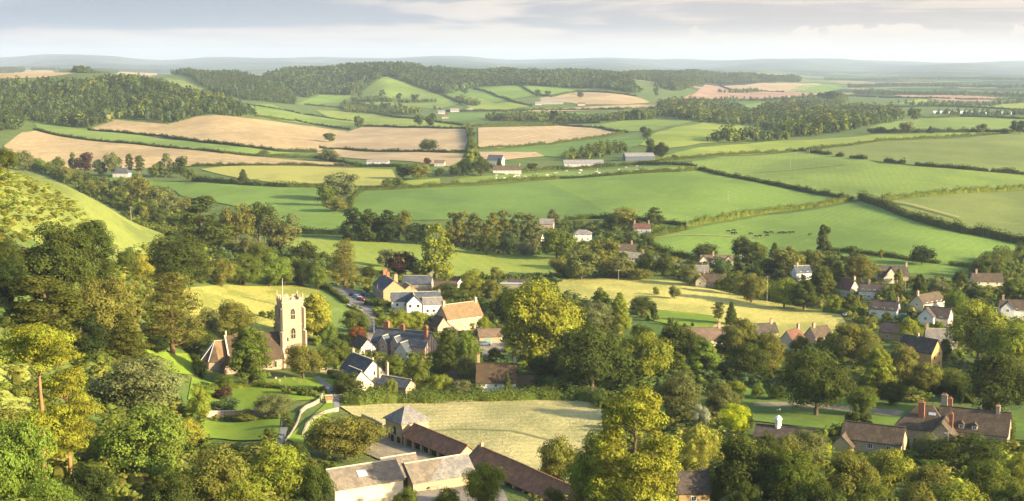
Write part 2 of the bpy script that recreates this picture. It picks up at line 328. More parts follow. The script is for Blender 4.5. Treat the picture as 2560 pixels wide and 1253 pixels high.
fields = [
 ('pasture', [(872,500),(905,478),(1100,470),(1400,449),(1700,431),(1752,426),(1805,441),(1950,470),(2120,499),(2055,514),(1850,541),(1740,562),(1700,560),(1560,551),(1400,554),(1250,552),(1000,552),(872,535)], GREEN),
 ('pasture', [(872,500),(905,478),(1100,470),(1357,452),(1450,492),(1540,546),(1400,553),(1250,551),(1000,551),(872,534)], DEEP),  # darker half of the same field, shade of a ground fold put into colour
 ('pasture', [(1605,600),(1740,571),(1900,541),(2060,521),(2150,504),(2200,520),(2290,555),(2400,586),(2560,612),(2700,640),(2700,690),(2560,682),(2400,692),(2200,680),(2000,662),(1850,648),(1740,652),(1650,634)], GREEN),
 ('pasture', [(2225,503),(2560,476),(2750,462),(2750,620),(2560,592),(2400,571),(2300,536),(2250,518)], OLIVE),
 ('pasture', [(1700,408),(1850,392),(2000,379),(2140,396),(2200,411),(2560,441),(2750,458),(2560,470),(2200,496),(2135,497),(1990,466),(1850,441),(1790,427),(1740,420),(1640,415)], MEADOW),
 ('pasture', [(2045,375),(2250,352),(2500,337),(2750,328),(2750,445),(2560,433),(2400,426),(2200,406),(2100,394)], OLIVE),
 ('pasture', [(1680,386),(1750,369),(1900,357),(2200,337),(2500,331),(2700,330),(2560,333),(2400,341),(2250,350),(2080,368),(2000,377),(1850,389),(1700,400),(1600,404)], LIME),
 ('pasture', [(1105,464),(1150,447),(1400,430),(1600,418),(1740,420),(1700,429),(1400,447),(1200,463),(1110,468)], MEADOW),
 ('pasture', [(990,470),(1020,452),(1100,447),(1102,466)], LIME),
 ('pasture', [(500,424),(560,417),(760,416),(980,425),(990,445),(960,466),(900,466),(800,460),(700,460),(600,447)], YELL),
 ('pasture', [(430,470),(500,457),(640,466),(800,472),(870,480),(875,545),(862,585),(740,584),(700,560),(600,520),(450,490)], GREEN),
 ('pasture', [(700,592),(1050,606),(1200,622),(1420,642),(1412,672),(1380,692),(1280,702),(1000,692),(850,650),(690,612)], LIME),
 ('pasture', [(250,447),(330,444),(460,458),(470,480),(330,470)], GREEN),
 ('stubble_field', [(222,323),(290,300),(420,312),(490,293),(620,297),(780,316),(868,330),(850,350),(800,378),(690,376),(500,354),(350,336),(228,327)], STUB),
 ('pasture', [(85,308),(200,322),(350,339),(500,359),(690,381),(780,385),(620,389),(400,367),(200,347),(95,325)], MEADOW),
 ('stubble_field', [(10,365),(55,332),(90,328),(200,350),(400,370),(620,392),(860,408),(885,418),(560,413),(480,416),(300,425),(100,420),(20,395)], STUB),
 ('stubble_field', [(800,370),(858,335),(905,318),(1162,323),(1172,350),(1160,379),(1000,379),(850,372)], STUB2),
 ('stubble_field', [(790,382),(840,374),(1160,386),(1150,404),(1125,418),(960,402),(870,396)], STUB2),
 ('stubble_field', [(1195,320),(1400,315),(1545,325),(1560,331),(1400,355),(1250,372),(1196,371)], STUB3),
 ('pasture', [(1215,383),(1400,360),(1590,337),(1612,355),(1560,378),(1480,392),(1380,393)], DEEP),
 ('stubble_field', [(1196,381),(1340,382),(1362,392),(1240,404),(1205,398)], STUB2),
 ('pasture', [(1600,364),(1640,332),(1760,306),(1900,318),(1942,342),(1880,352),(1750,360),(1670,372)], LIME),
 ('pasture', [(880,250),(915,222),(965,193),(1060,224),(1110,241),(1150,258),(1100,272),(1000,268),(920,262)], MEADOW),
 ('pasture', [(1112,238),(1180,221),(1300,215),(1470,226),(1440,238),(1330,240),(1230,258)], GREEN),
 ('pasture', [(1150,258),(1180,240),(1240,260),(1290,255),(1330,265),(1260,276),(1180,274)], LIME),
 ('stubble_field', [(1340,247),(1440,230),(1590,243),(1625,256),(1560,263),(1450,262)], STUB2),
 ('stubble_field', [(1300,272),(1560,264),(1690,264),(1660,272),(1480,277),(1330,281)], STUB2),
 ('pasture', [(1100,305),(1120,285),(1300,280),(1380,278),(1480,284),(1300,300)], DEEP),
 ('pasture', [(1450,318),(1570,299),(1700,297),(1730,304),(1640,328),(1580,330)], MEADOW),
 ('pasture', [(610,262),(680,262),(740,284),(880,302),(886,316),(780,312),(640,290)], MEADOW),
 ('pasture', [(740,262),(800,238),(880,232),(870,252),(800,262)], GREEN),
 ('pasture', [(790,276),(900,278),(1060,300),(1180,316),(1100,321),(910,314),(830,300)], LIME),
 ('stubble_field', [(1700,250),(1740,232),(1762,212),(1810,218),(2060,236),(1960,246),(1800,250)], SOIL),
 ('stubble_field', [(1800,216),(1960,208),(2060,210),(2000,230),(1930,229)], STUB2),
 ('pasture', [(1970,229),(2010,212),(2080,212),(2120,222),(2050,233)], GREEN),
 ('pasture', [(1820,264),(1920,256),(1990,260),(1900,276)], GREEN),
 ('stubble_field', [(2230,238),(2400,238),(2520,246),(2460,256),(2350,252)], SOIL),
 ('pasture', [(2230,262),(2300,248),(2370,254),(2340,262)], LIME),
 ('pasture', [(2480,268),(2530,252),(2620,250),(2620,275),(2530,276)], LIME),
 ('pasture', [(2170,322),(2260,298),(2400,294),(2540,300),(2700,305),(2700,325),(2450,330),(2300,331)], MEADOW),
 ('stubble_field', [(-100,200),(-100,176),(0,178),(130,176),(190,184),(130,192),(20,198)], STUB),
 ('stubble_field', [(270,178),(350,178),(395,184),(380,191),(330,188)], STUB),
 ('pasture', [(410,196),(470,206),(560,246),(620,275),(660,290),(560,285),(500,240)], SLOPE),
 ('pasture', [(-120,385),(0,408),(80,430),(150,457),(220,490),(300,530),(395,577),(420,620),(330,660),(200,660),(80,600),(-120,560)], SLOPE),
 ('pasture', [(60,880),(0,900),(-200,900),(-200,1060),(60,1060),(95,1000)], SLOPE),
 ('meadow', [(450,722),(560,712),(740,714),(800,728),(860,760),(890,790),(870,830),(770,850),(600,850),(480,800)], ROUGH),
 ('meadow', [(800,728),(860,760),(915,800),(870,835),(800,850),(780,780)], MEADOW),
 ('meadow', [(1390,700),(1440,696),(1700,705),(1850,740),(2100,785),(2120,815),(2080,852),(1900,842),(1700,800),(1500,760),(1400,740)], HAY2),
 ('lawn', [(1570,780),(1640,775),(1780,790),(1800,806),(1760,830),(1640,805)], LAWN),
 ('hay_field', [(850,1018),(950,1012),(1200,1004),(1440,1000),(1500,1015),(1510,1060),(1500,1150),(1480,1200),(1440,1240),(1180,1140),(1040,1080),(900,1050)], HAY),
 ('lawn', [(340,872),(488,884),(488,940),(420,930),(350,905)], LAWN),
 ('lawn', [(480,945),(770,945),(840,950),(830,1000),(560,1040),(470,1000)], LAWN),
 ('lawn', [(500,1048),(700,1047),(700,1100),(560,1100),(490,1090)], LAWN),
 ('lawn', [(715,1100),(760,1060),(820,1005),(850,1000),(840,1030),(760,1090),(760,1120)], LAWN),
 ('lawn', [(1850,970),(1960,985),(2250,1010),(2540,1030),(2700,1040),(2700,1120),(2480,1100),(2240,1080),(2080,1082),(1860,1052)], LAWN2),
 ('lawn', [(2320,955),(2400,948),(2440,975),(2360,985)], LAWN2),
 ('lawn', [(830,1230),(950,1225),(1010,1260),(820,1275)], LAWN2),
]
fields += [('pasture', [(2750,470),(3200,440),(3400,560),(2760,612)], GREEN), ('pasture', [(2760,335),(3200,330),(3300,430),(2760,440)], MEADOW), ('pasture', [(-160,480),(-160,640),(-700,760),(-700,520)], SLOPE), ('stubble_field', [(-130,370),(-130,300),(-600,300),(-600,380)], STUB)]
for nm, px, mt in fields: sheet(nm, px, mt)
# ------------------------------------------------------------------ foliage
def leaf_mat(name, by_object=True, trans=0.25):
    m = bpy.data.materials.new(name); m.use_nodes = True; t = m.node_tree; t.nodes.clear()
    o = N(t, 'ShaderNodeOutputMaterial'); d = N(t, 'ShaderNodeBsdfDiffuse'); tr = N(t, 'ShaderNodeBsdfTranslucent'); mx = N(t, 'ShaderNodeMixShader')
    at_ = N(t, 'ShaderNodeAttribute'); at_.attribute_name = 'tint'
    if by_object:
        oi = N(t, 'ShaderNodeObjectInfo'); col = oi.outputs['Color']
        sc = N(t, 'ShaderNodeSeparateColor'); t.links.new(at_.outputs['Color'], sc.inputs[0])
        hs = N(t, 'ShaderNodeHueSaturation'); t.links.new(col, hs.inputs['Color'])
        t.links.new(M('ADD', M('MULTIPLY', sc.outputs[0], 0.05, t), 0.475, t), hs.inputs['Hue'])
        t.links.new(M('ADD', M('MULTIPLY', sc.outputs[1], 0.9, t), 0.55, t), hs.inputs['Value'])
        col = hs.outputs[0]
    else: col = at_.outputs['Color']
    t.links.new(col, d.inputs[0]); t.links.new(MIX(0.35, col, (.25, .30, .04), t), tr.inputs[0])
    mx.inputs[0].default_value = trans; t.links.new(d.outputs[0], mx.inputs[1]); t.links.new(tr.outputs[0], mx.inputs[2]); t.links.new(mx.outputs[0], o.inputs[0])
    return m
LEAF = leaf_mat('leaves'); LEAFM = leaf_mat('leaves_massed', False)
def bark_mat(name, c):
    m, t, b = newmat(name, 0.9); n = noise(t, mapped(t, pos(t), (1, 1, .25)), 3.0, 5.0, 0.7)
    t.links.new(MIX(MR(n, .3, .7, t=t), tuple(x*.5 for x in c), c, t), b.inputs['Base Color']); return m
BARK = bark_mat('bark_grey', (.16, .12, .08)); BARKP = bark_mat('bark_pine', (.42, .22, .11)); BARKR = bark_mat('bark_cedar', (.25, .14, .08))
def unit(rng, n):
    v = rng.normal(size=(n, 3)); return v/np.linalg.norm(v, axis=1, keepdims=True)
def quads(c, nrm, size, rng, asp=1.0, up=None):
    """cards centred at c, facing nrm"""
    n = len(c); r = unit(rng, n) if up is None else np.broadcast_to(up, (n, 3)) + 0.25*unit(rng, n)
    a = np.cross(nrm, r); a /= np.linalg.norm(a, axis=1, keepdims=True)+1e-9; b = np.cross(nrm, a)
    s = (size*rng.uniform(.6, 1.35, n))[:, None]*0.5; a = a*s; b = b*s*asp
    k = rng.uniform(.55, 1.0, (4, n, 1))
    return np.stack([c-a*k[0]-b*.3, c-b*k[1]+a*.25, c+a*k[2]+b*.3, c+b*k[3]-a*.25], 1).reshape(-1, 3)
CUBE = None
def cubesphere(k=2):
    f = []; g = np.linspace(-1, 1, k+1)
    for ax in range(3):
        for s in (-1, 1):
            for i in range(k):
                for j in range(k):
                    q = []
                    for (p, r) in ((g[i], g[j]), (g[i+1], g[j]), (g[i+1], g[j+1]), (g[i], g[j+1])):
                        v = np.zeros(3); v[ax] = s; v[(ax+1) % 3] = p; v[(ax+2) % 3] = r*s; q.append(v/np.linalg.norm(v))
                    f.append(q)
    return np.array(f).reshape(-1, 3)
CS = cubesphere(2)
def lobes(kind, rng, nl):
    """lobe centres and radii for a crown of half-width 1, height 0..1 (z)"""
    out = []
    if kind in ('round', 'bush', 'dome'):
        for i in range(nl):
            d = unit(rng, 1)[0]; k = rng.uniform(.45, .82)
            if kind == 'dome': out.append((d[0]*k*(1 if d[2] > 0 else 1.1), d[1]*k*(1 if d[2] > 0 else 1.1), .44+d[2]*k*(.56 if d[2] > 0 else .36), rng.uniform(.18, .38))); continue
            out.append((d[0]*k, d[1]*k, .5+d[2]*k*.46, rng.uniform(.17, .40)))
        out.append((0, 0, .5, .5))
    elif kind == 'tall':
        for i in range(nl):
            z = rng.uniform(.10, .93); rr = 1.0*(math.sin(math.pi*min(1, (z*.80+.18)))**.7); a = rng.uniform(0, 6.28); k = rng.uniform(.35, .78)*rr
            out.append((math.cos(a)*k, math.sin(a)*k, z, rng.uniform(.17, .40)*(.6+.4*rr)))
    elif kind == 'poplar':
        for i in range(nl):
            z = rng.uniform(.06, .95); rr = (1-z)**.45*(.6+.4*min(1, z*5)); a = rng.uniform(0, 6.28); k = rng.uniform(.2, .7)*rr
            out.append((math.cos(a)*k, math.sin(a)*k, z, .34*(.45+.55*rr)))
    elif kind == 'column':
        for i in range(nl):
            z = rng.uniform(.06, .93); rr = 1-.45*z**3; a = rng.uniform(0, 6.28); k = rng.uniform(.45, .62)*rr
            out.append((math.cos(a)*k, math.sin(a)*k, z, .42*rr))
    elif kind == 'cone':
        for i in range(nl):
            z = (i+.5)/nl*.93+.04; rr = (1-z)**.8*.95+.05; a = i*2.399; k = rng.uniform(.5, .85)*rr
            out.append((math.cos(a)*k, math.sin(a)*k, z, .12+.26*rr))
    elif kind == 'egg':
        for i in range(nl):
            z = rng.uniform(.05, .95); rr = math.sin(math.pi*(z**.75*.93+.05))**.6*(1-.28*z); a = rng.uniform(0, 6.28); k = rng.uniform(.5, .72)*rr
            out.append((math.cos(a)*k, math.sin(a)*k, z, .33*(.4+.6*rr)))
    elif kind == 'pine':                        # separate flat plates of needles
        for i in range(nl):
            z = .30+.68*(i+.5)/nl; rr = (1.05-abs(z-.68)*1.3)*(1 if z < .85 else .75); a = i*2.4+rng.uniform(-.5, .5); k = rng.uniform(.25, .80)*rr
            out.append((math.cos(a)*k, math.sin(a)*k, z, rng.uniform(.24, .38)))
    elif kind == 'scots':                       # broad flat head, bare trunk, a few lower plates
        for i in range(nl):
            lo = i % 4 == 0; z = rng.uniform(.16, .50) if lo else rng.uniform(.76, .95); rr = .6 if lo else (1.0 if z < .88 else .65); a = i*2.4+rng.uniform(-.5, .5); k = rng.uniform(.15, .78)*rr
            out.append((math.cos(a)*k, math.sin(a)*k, z, rng.uniform(.20, .30)))
    elif kind == 'cedar':
        for i in range(nl):
            z = .16+.80*(i+.5)/nl; rr = (1.0-z)**.5*.95+.14; a = i*2.4+rng.uniform(-.4, .4); k = rng.uniform(.35, .80)*rr
            out.append((math.cos(a)*k, math.sin(a)*k, z, rng.uniform(.26, .42)*(.5+.5*rr)))
    elif kind == 'lime':                        # broad skirt, narrower rounded dome on top
        for i in range(nl):
            z = rng.uniform(.04, .93); rr = 1.0*min(1, .55+z*1.6) if z < .55 else .66*math.sqrt(max(.05, 1-((z-.66)/.34)**2)) if z > .66 else 1.0-(z-.55)*3.0; a = rng.uniform(0, 6.28); k = rng.uniform(.50, .80)*rr
            out.append((math.cos(a)*k, math.sin(a)*k, z, rng.uniform(.14, .26)*(.6+.4*rr)))
        out += [(0, 0, .78, .40), (0, 0, .35, .6)]
    elif kind == 'willow':
        for i in range(nl):
            d = unit(rng, 1)[0]; k = rng.uniform(.5, .80); out.append((d[0]*k, d[1]*k, .62+abs(d[2])*k*.40-.1, rng.uniform(.2, .34)))
    return np.array(out)
PROTO = {}
LODS = {0: (17000, .37, 3), 1: (4200, .68, 2), 2: (900, 1.4, 1)}
REF = {'scots': (24, 7), 'lime': (24, 8.5), 'round': (13, 7), 'dome': (13, 8), 'bush': (3, 2), 'tall': (18, 6), 'poplar': (20, 4), 'column': (9, 2), 'cone': (14, 4.5), 'egg': (14, 5), 'pine': (20, 6.5), 'cedar': (18, 7), 'willow': (13, 6)}
NL = {'scots': 40, 'lime': 84, 'round': 46, 'dome': 52, 'bush': 16, 'tall': 54, 'poplar': 40, 'column': 26, 'cone': 46, 'egg': 46, 'pine': 36, 'cedar': 46, 'willow': 30}
def crown_mesh(kind, lod, seed):
    k_ = (kind, lod, seed)
    if k_ in PROTO: return PROTO[k_]
    rng = np.random.default_rng(hash((len(kind), ord(kind[0]), ord(kind[1]), lod, seed)) % 99991)
    H, Rw = REF[kind]; L = lobes(kind, rng, max(6, int(NL[kind]*(1, .8, .5)[lod])))
    n, ls, _ = LODS[lod]
    if kind == 'bush': n = int(n*.16); ls *= .62
    if kind == 'column': n = int(n*.5); ls *= .8
    if kind == 'lime': n = int(n*1.7)
    flat = {'scots': .55, 'pine': .55, 'cedar': .50, 'willow': 1.0}.get(kind, .80)
    C = L[:, :3]*np.array([Rw, Rw, H]); r = L[:, 3]*Rw
    if kind in ('poplar',): flat = 1.7
    w_ = r**2/np.sum(r**2); which = rng.choice(len(L), n, p=w_)
    d = unit(rng, n); d[:, 2] = np.where(rng.random(n) < .55, np.abs(d[:, 2]), d[:, 2])
    # twiggy clumps: bumps on every lobe so that each breaks into smaller sprays
    nb = 14; bump = unit(rng, len(L)*nb).reshape(len(L), nb, 3); dots = np.einsum('ij,ikj->ik', d, bump[which]).max(1)
    rad = r[which]*(.60+.58*np.clip((dots-.55)/.45, 0, 1)*rng.uniform(.75, 1.2, n))
    sc = np.array([1, 1, flat]); c = C[which]+d*rad[:, None]*sc
    nrm = d/sc+unit(rng, n)*.55; nrm /= np.linalg.norm(nrm, axis=1, keepdims=True)
    up = None; asp = 1.0
    if kind == 'willow':
        drop = rng.uniform(0, 1, n)**1.3*(c[:, 2]-.12*H)*.85; edge = np.hypot(c[:, 0], c[:, 1])/Rw; c[:, 2] -= drop*np.clip(edge*1.3, 0, 1)
        nrm[:, 2] *= .25; nrm /= np.linalg.norm(nrm, axis=1, keepdims=True); up = np.array([0, 0, 1.0]); asp = 0.45
    if kind == 'cone': nrm[:, 2] *= .7; asp = .8
    c[:, 2] = np.clip(c[:, 2], .02*H, None)
    if kind in ('pine', 'cedar', 'scots') and lod == 0: ls *= .85
    v = quads(c, nrm, ls, rng, asp, up)
    tone = rng.random(len(L)); tl = np.repeat(np.clip(.5*tone[which]+.5*rng.random(n), 0, 1), 4); hue = np.repeat(rng.random(n)*.6+.4*tone[which], 4)
    cs = CS*1.0; core = (C[:, None]+cs[None]*(r*(.45 if kind not in ('pine', 'cedar', 'scots') else .36))[:, None, None]*sc).reshape(-1, 3); core[:, 2] = np.clip(core[:, 2], .02*H, None)
    V_ = np.concatenate([v, core]); t_ = np.concatenate([tl, np.full(len(core), .3)]); h_ = np.concatenate([hue, np.full(len(core), .5)])
    me = mesh_np('crown', V_, np.arange(len(V_)).reshape(-1, 4), [LEAF])
    a = me.attributes.new('tint', 'FLOAT_COLOR', 'POINT'); colr = np.ones((len(V_), 4), np.float32); colr[:, 0] = h_; colr[:, 1] = t_
    if len(me.vertices) == len(V_): a.data.foreach_set('color', colr.ravel())
    PROTO[k_] = me, C, r; return PROTO[k_]
def tube(pts, rad, k=7):
    """vertices and quads of a tapering tube"""
    pts = np.asarray(pts, float); V_ = []; F_ = []
    for i, p in enumerate(pts):
        t = pts[min(i+1, len(pts)-1)]-pts[max(i-1, 0)]; t /= np.linalg.norm(t)+1e-9
        a = np.cross(t, [0.3, 1, 0.1]); a /= np.linalg.norm(a)+1e-9; b = np.cross(t, a)
        for j in range(k):
            an = 6.2832*j/k; V_.append(p+(a*math.cos(an)+b*math.sin(an))*rad[i])
    for i in range(len(pts)-1):
        for j in range(k): F_.append((i*k+j, i*k+(j+1) % k, (i+1)*k+(j+1) % k, (i+1)*k+j))
    return np.array(V_), np.array(F_)
TRUNK = {}
def trunk_mesh(kind, lod, seed):
    k_ = (kind, min(lod, 1), seed)
    if k_ in TRUNK: return TRUNK[k_]
    H, Rw = REF[kind]; _, C, r = crown_mesh(kind, lod, seed); rng = random.Random(seed*7+3)
    tr = {'bush': .08, 'column': .18, 'cone': .28}.get(kind, .42); top = .88 if kind not in ('round', 'dome', 'willow', 'bush') else .6
    pts = [(0, 0, -.5)]+[(rng.uniform(-.2, .2)*i*.4, rng.uniform(-.2, .2)*i*.4, H*top*i/6) for i in range(1, 7)]
    rad = [tr*1.35, tr*1.0, tr*.86, tr*.72, tr*.58, tr*.4, tr*.15]
    V_, F_ = tube(pts, rad); parts = [(V_, F_)]
    order = sorted(range(len(C)), key=lambda i: C[i][2])
    for i in (order[::2] if lod == 0 else order[::4]):
        c = C[i]; z0 = max(H*.10, min(H*top*.95, c[2]-.30*math.hypot(c[0], c[1])-.4)); q = z0/(H*top)*6; j = min(5, int(q)); f = q-j
        p0 = np.array(pts[max(1, j)])*(1-f)+np.array(pts[min(6, j+1)])*f; p0 = np.array([p0[0], p0[1], z0]); mid = p0*.5+c*.5+np.array([0, 0, -.15*r[i]])
        parts.append(tube([p0, mid, c], [tr*.36, tr*.24, tr*.08], 5))
    vs_, fs_, o = [], [], 0
    for a, b in parts: vs_.append(a); fs_.append(b+o); o += len(a)
    me = mesh_np('trunk', np.concatenate(vs_), np.concatenate(fs_), [BARKP if kind in ('pine', 'scots') else BARKR if kind == 'cedar' else BARK], smooth=True)
    TRUNK[k_] = me; return me
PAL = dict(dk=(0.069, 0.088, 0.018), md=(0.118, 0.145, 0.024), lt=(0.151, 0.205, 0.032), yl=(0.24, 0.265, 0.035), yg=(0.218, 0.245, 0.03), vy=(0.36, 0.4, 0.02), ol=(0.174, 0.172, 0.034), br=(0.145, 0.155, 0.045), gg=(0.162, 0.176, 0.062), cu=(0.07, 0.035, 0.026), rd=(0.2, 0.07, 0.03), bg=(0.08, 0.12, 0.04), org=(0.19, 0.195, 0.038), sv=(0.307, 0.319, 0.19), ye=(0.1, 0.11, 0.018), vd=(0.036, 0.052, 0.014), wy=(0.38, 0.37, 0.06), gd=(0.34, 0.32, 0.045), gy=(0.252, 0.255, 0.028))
NAMES = {'scots': 'pine_tree', 'lime': 'lime_tree', 'round': 'broadleaf_tree', 'dome': 'broadleaf_tree', 'bush': 'shrub', 'tall': 'broadleaf_tree', 'poplar': 'poplar_tree', 'column': 'yew_tree', 'cone': 'conifer_tree', 'egg': 'broadleaf_tree', 'pine': 'pine_tree', 'cedar': 'cedar_tree', 'willow': 'willow_tree'}
TREES = []; TAKEN = []
def tree(x, ytop, ybase, wpx, kind, colr, label, group=None, P_=None, hw=None, bare=None):
    P_ = P_ or at(x, ybase)
    if hw: h, wd = hw
    else:
        dx, dz = ray(x, ytop); h = max(1.2, CH+dz*P_.y-P_.z); wd = wpx*P_.y/3500*1.0
    s = random.Random(int(x*31+ytop*7)); seed = s.choice((0, 1, 2)); lod = 0 if P_.y < 620 else 1 if P_.y < 1500 else 2
    was = kind
    if kind == 'bush' and h > 4.2: kind = 'dome'
    H, Rw = REF[kind]; sx = wd/2/Rw/1.06*{'scots': 1.3, 'lime': 1.08, 'dome': 1.12, 'round': 1.04, 'egg': 1.16, 'tall': 1.12, 'cone': 1.12, 'cedar': 1.1, 'pine': 1.08, 'poplar': 1.2}.get(kind, 1.0); sz = h/H/1.03
    root = bpy.data.objects.new(NAMES[was], None); link(root); root.location = P_; root.rotation_euler = (0, 0, s.uniform(0, 6.28)); root.empty_display_size = .5
    me, C, r = crown_mesh(kind, lod, seed)
    c = link(bpy.data.objects.new('crown', me), root); c.scale = (sx, sx, sz); b = PAL[colr]; j = s.uniform(.92, 1.08); c.color = (b[0]*j, b[1]*s.uniform(.95, 1.05)*j, b[2]*j, 1)
    if kind != 'bush' or lod == 0:
        t = link(bpy.data.objects.new('trunk', trunk_mesh(kind, lod, seed)), root); ts = (sx+sz)/2; t.scale = (sx, sx, sz)
    tag(root, label, 'shrub' if was == 'bush' else 'tree', group); TREES.append(root); TAKEN.append((P_.x, P_.y, wd/2)); return root
# ------------------------------------------------------------------ hedges
def resample(P, st):
    o = [Vector(P[0])]
    for a, b in zip(P, P[1:]):
        a, b = Vector(a), Vector(b); k = max(1, int((b-a).length/st))
        for i in range(1, k+1): o.append(a+(b-a)*i/k)
    return o
def hedge(pix, wd, h, colr, label, name='hedge', gaps=0.0, group=None, rag=.45, world=None, leaf=None):
    P = world or [at(*p).xy[:] for p in pix]; D = sum(p[1] for p in P)/len(P); rng = np.random.default_rng(int(abs(P[0][0])*10+P[0][1]) % 99991)
    ls = leaf or min(1.5, max(.42, D*.0009)); ls = min(ls, h*.6); pts = resample(P, 1.0); pts = np.array([p[:] for p in pts]); n = len(pts)
    hh = h*(1+rag*(np.interp(np.arange(n), np.arange(0, n+8, 5), rng.uniform(-1, 1, len(np.arange(0, n+8, 5))))))
    keep = np.interp(np.arange(n), np.arange(0, n+14, 9), rng.random(len(np.arange(0, n+14, 9)))) > gaps
    dirs = np.gradient(pts, axis=0); dirs /= np.linalg.norm(dirs, axis=1, keepdims=True)+1e-9; nrm = np.column_stack([-dirs[:, 1], dirs[:, 0]])
    per = max(3, int((2*h+wd)/ls/ls*(2.6 if D < 700 else 1.7))); idx = np.repeat(np.nonzero(keep)[0], per); m = len(idx)
    th = rng.uniform(-.1, math.pi+.1, m); rr = rng.uniform(.66, 1.18, m); ca, sa = np.cos(th), np.sin(th)
    q = pts[idx]+nrm[idx]*(np.sign(ca)*np.abs(ca)**.6*wd/2*rr*(1+.3*np.sin(idx*.37)+.2*np.sin(idx*.9)))[:, None]+dirs[idx]*rng.uniform(-.6, .6, m)[:, None]
    z = np.clip(np.sign(sa)*np.abs(sa)**.6*hh[idx]*rr, .1, None)
    gzv = gz(pts[:, 0], pts[:, 1]); c = np.column_stack([q, gzv[idx]+z])
    nn = np.column_stack([nrm[idx]*ca[:, None], sa])+unit(rng, m)*.6; nn /= np.linalg.norm(nn, axis=1, keepdims=True)
    v = quads(c, nn, ls, rng); vs_ = [v]
    k = np.nonzero(keep[:-1] & keep[1:])[0]                     # dark twiggy core
    for sgn, z0, z1, w0, w1 in ((1, 0, .72, .34, .24), (-1, 0, .72, .34, .24), (0, .72, .72, .24, .24)):
        A, B_ = pts[k], pts[k+1]; nA, nB = nrm[k], nrm[k+1]; ha, hb = hh[k], hh[k+1]; za, zb = gzv[k], gzv[k+1]
        def q3(Pq, nq, hq, zq, s, zz, ww): return np.column_stack([Pq+nq*s*ww*wd, zq+zz*hq])
        if sgn: vs_.append(np.stack([q3(A, nA, ha, za, sgn, z0-.1, w0), q3(B_, nB, hb, zb, sgn, z0-.1, w0), q3(B_, nB, hb, zb, sgn, z1, w1), q3(A, nA, ha, za, sgn, z1, w1)], 1).reshape(-1, 3))
        else: vs_.append(np.stack([q3(A, nA, ha, za, 1, z1, w1), q3(B_, nB, hb, zb, 1, z1, w1), q3(B_, nB, hb, zb, -1, z1, w1), q3(A, nA, ha, za, -1, z1, w1)], 1).reshape(-1, 3))
    V_ = np.concatenate(vs_); base = np.array(PAL[colr] if isinstance(colr, str) else colr)
    o = link(bpy.data.objects.new(name, massed(name, V_, base, rng, rng.uniform(.7, 1.35, len(V_)//4), rng.uniform(-.12, .12, len(V_)//4)))); tag(o, label, 'hedge', group); return o
def massed(name, V_, base, rng, val, hue):
    me = mesh_np(name, V_, np.arange(len(V_)).reshape(-1, 4), [LEAFM]); base = np.asarray(base)
    c = np.ones((len(V_)//4, 4), np.float32); c[:, :3] = base*val[:, None]; c[:, 0] *= 1+hue*1.2; c[:, 2] *= 1-hue
    a = me.attributes.new('tint', 'FLOAT_COLOR', 'POINT'); a.data.foreach_set('color', np.repeat(c, 4, 0).ravel()); return me
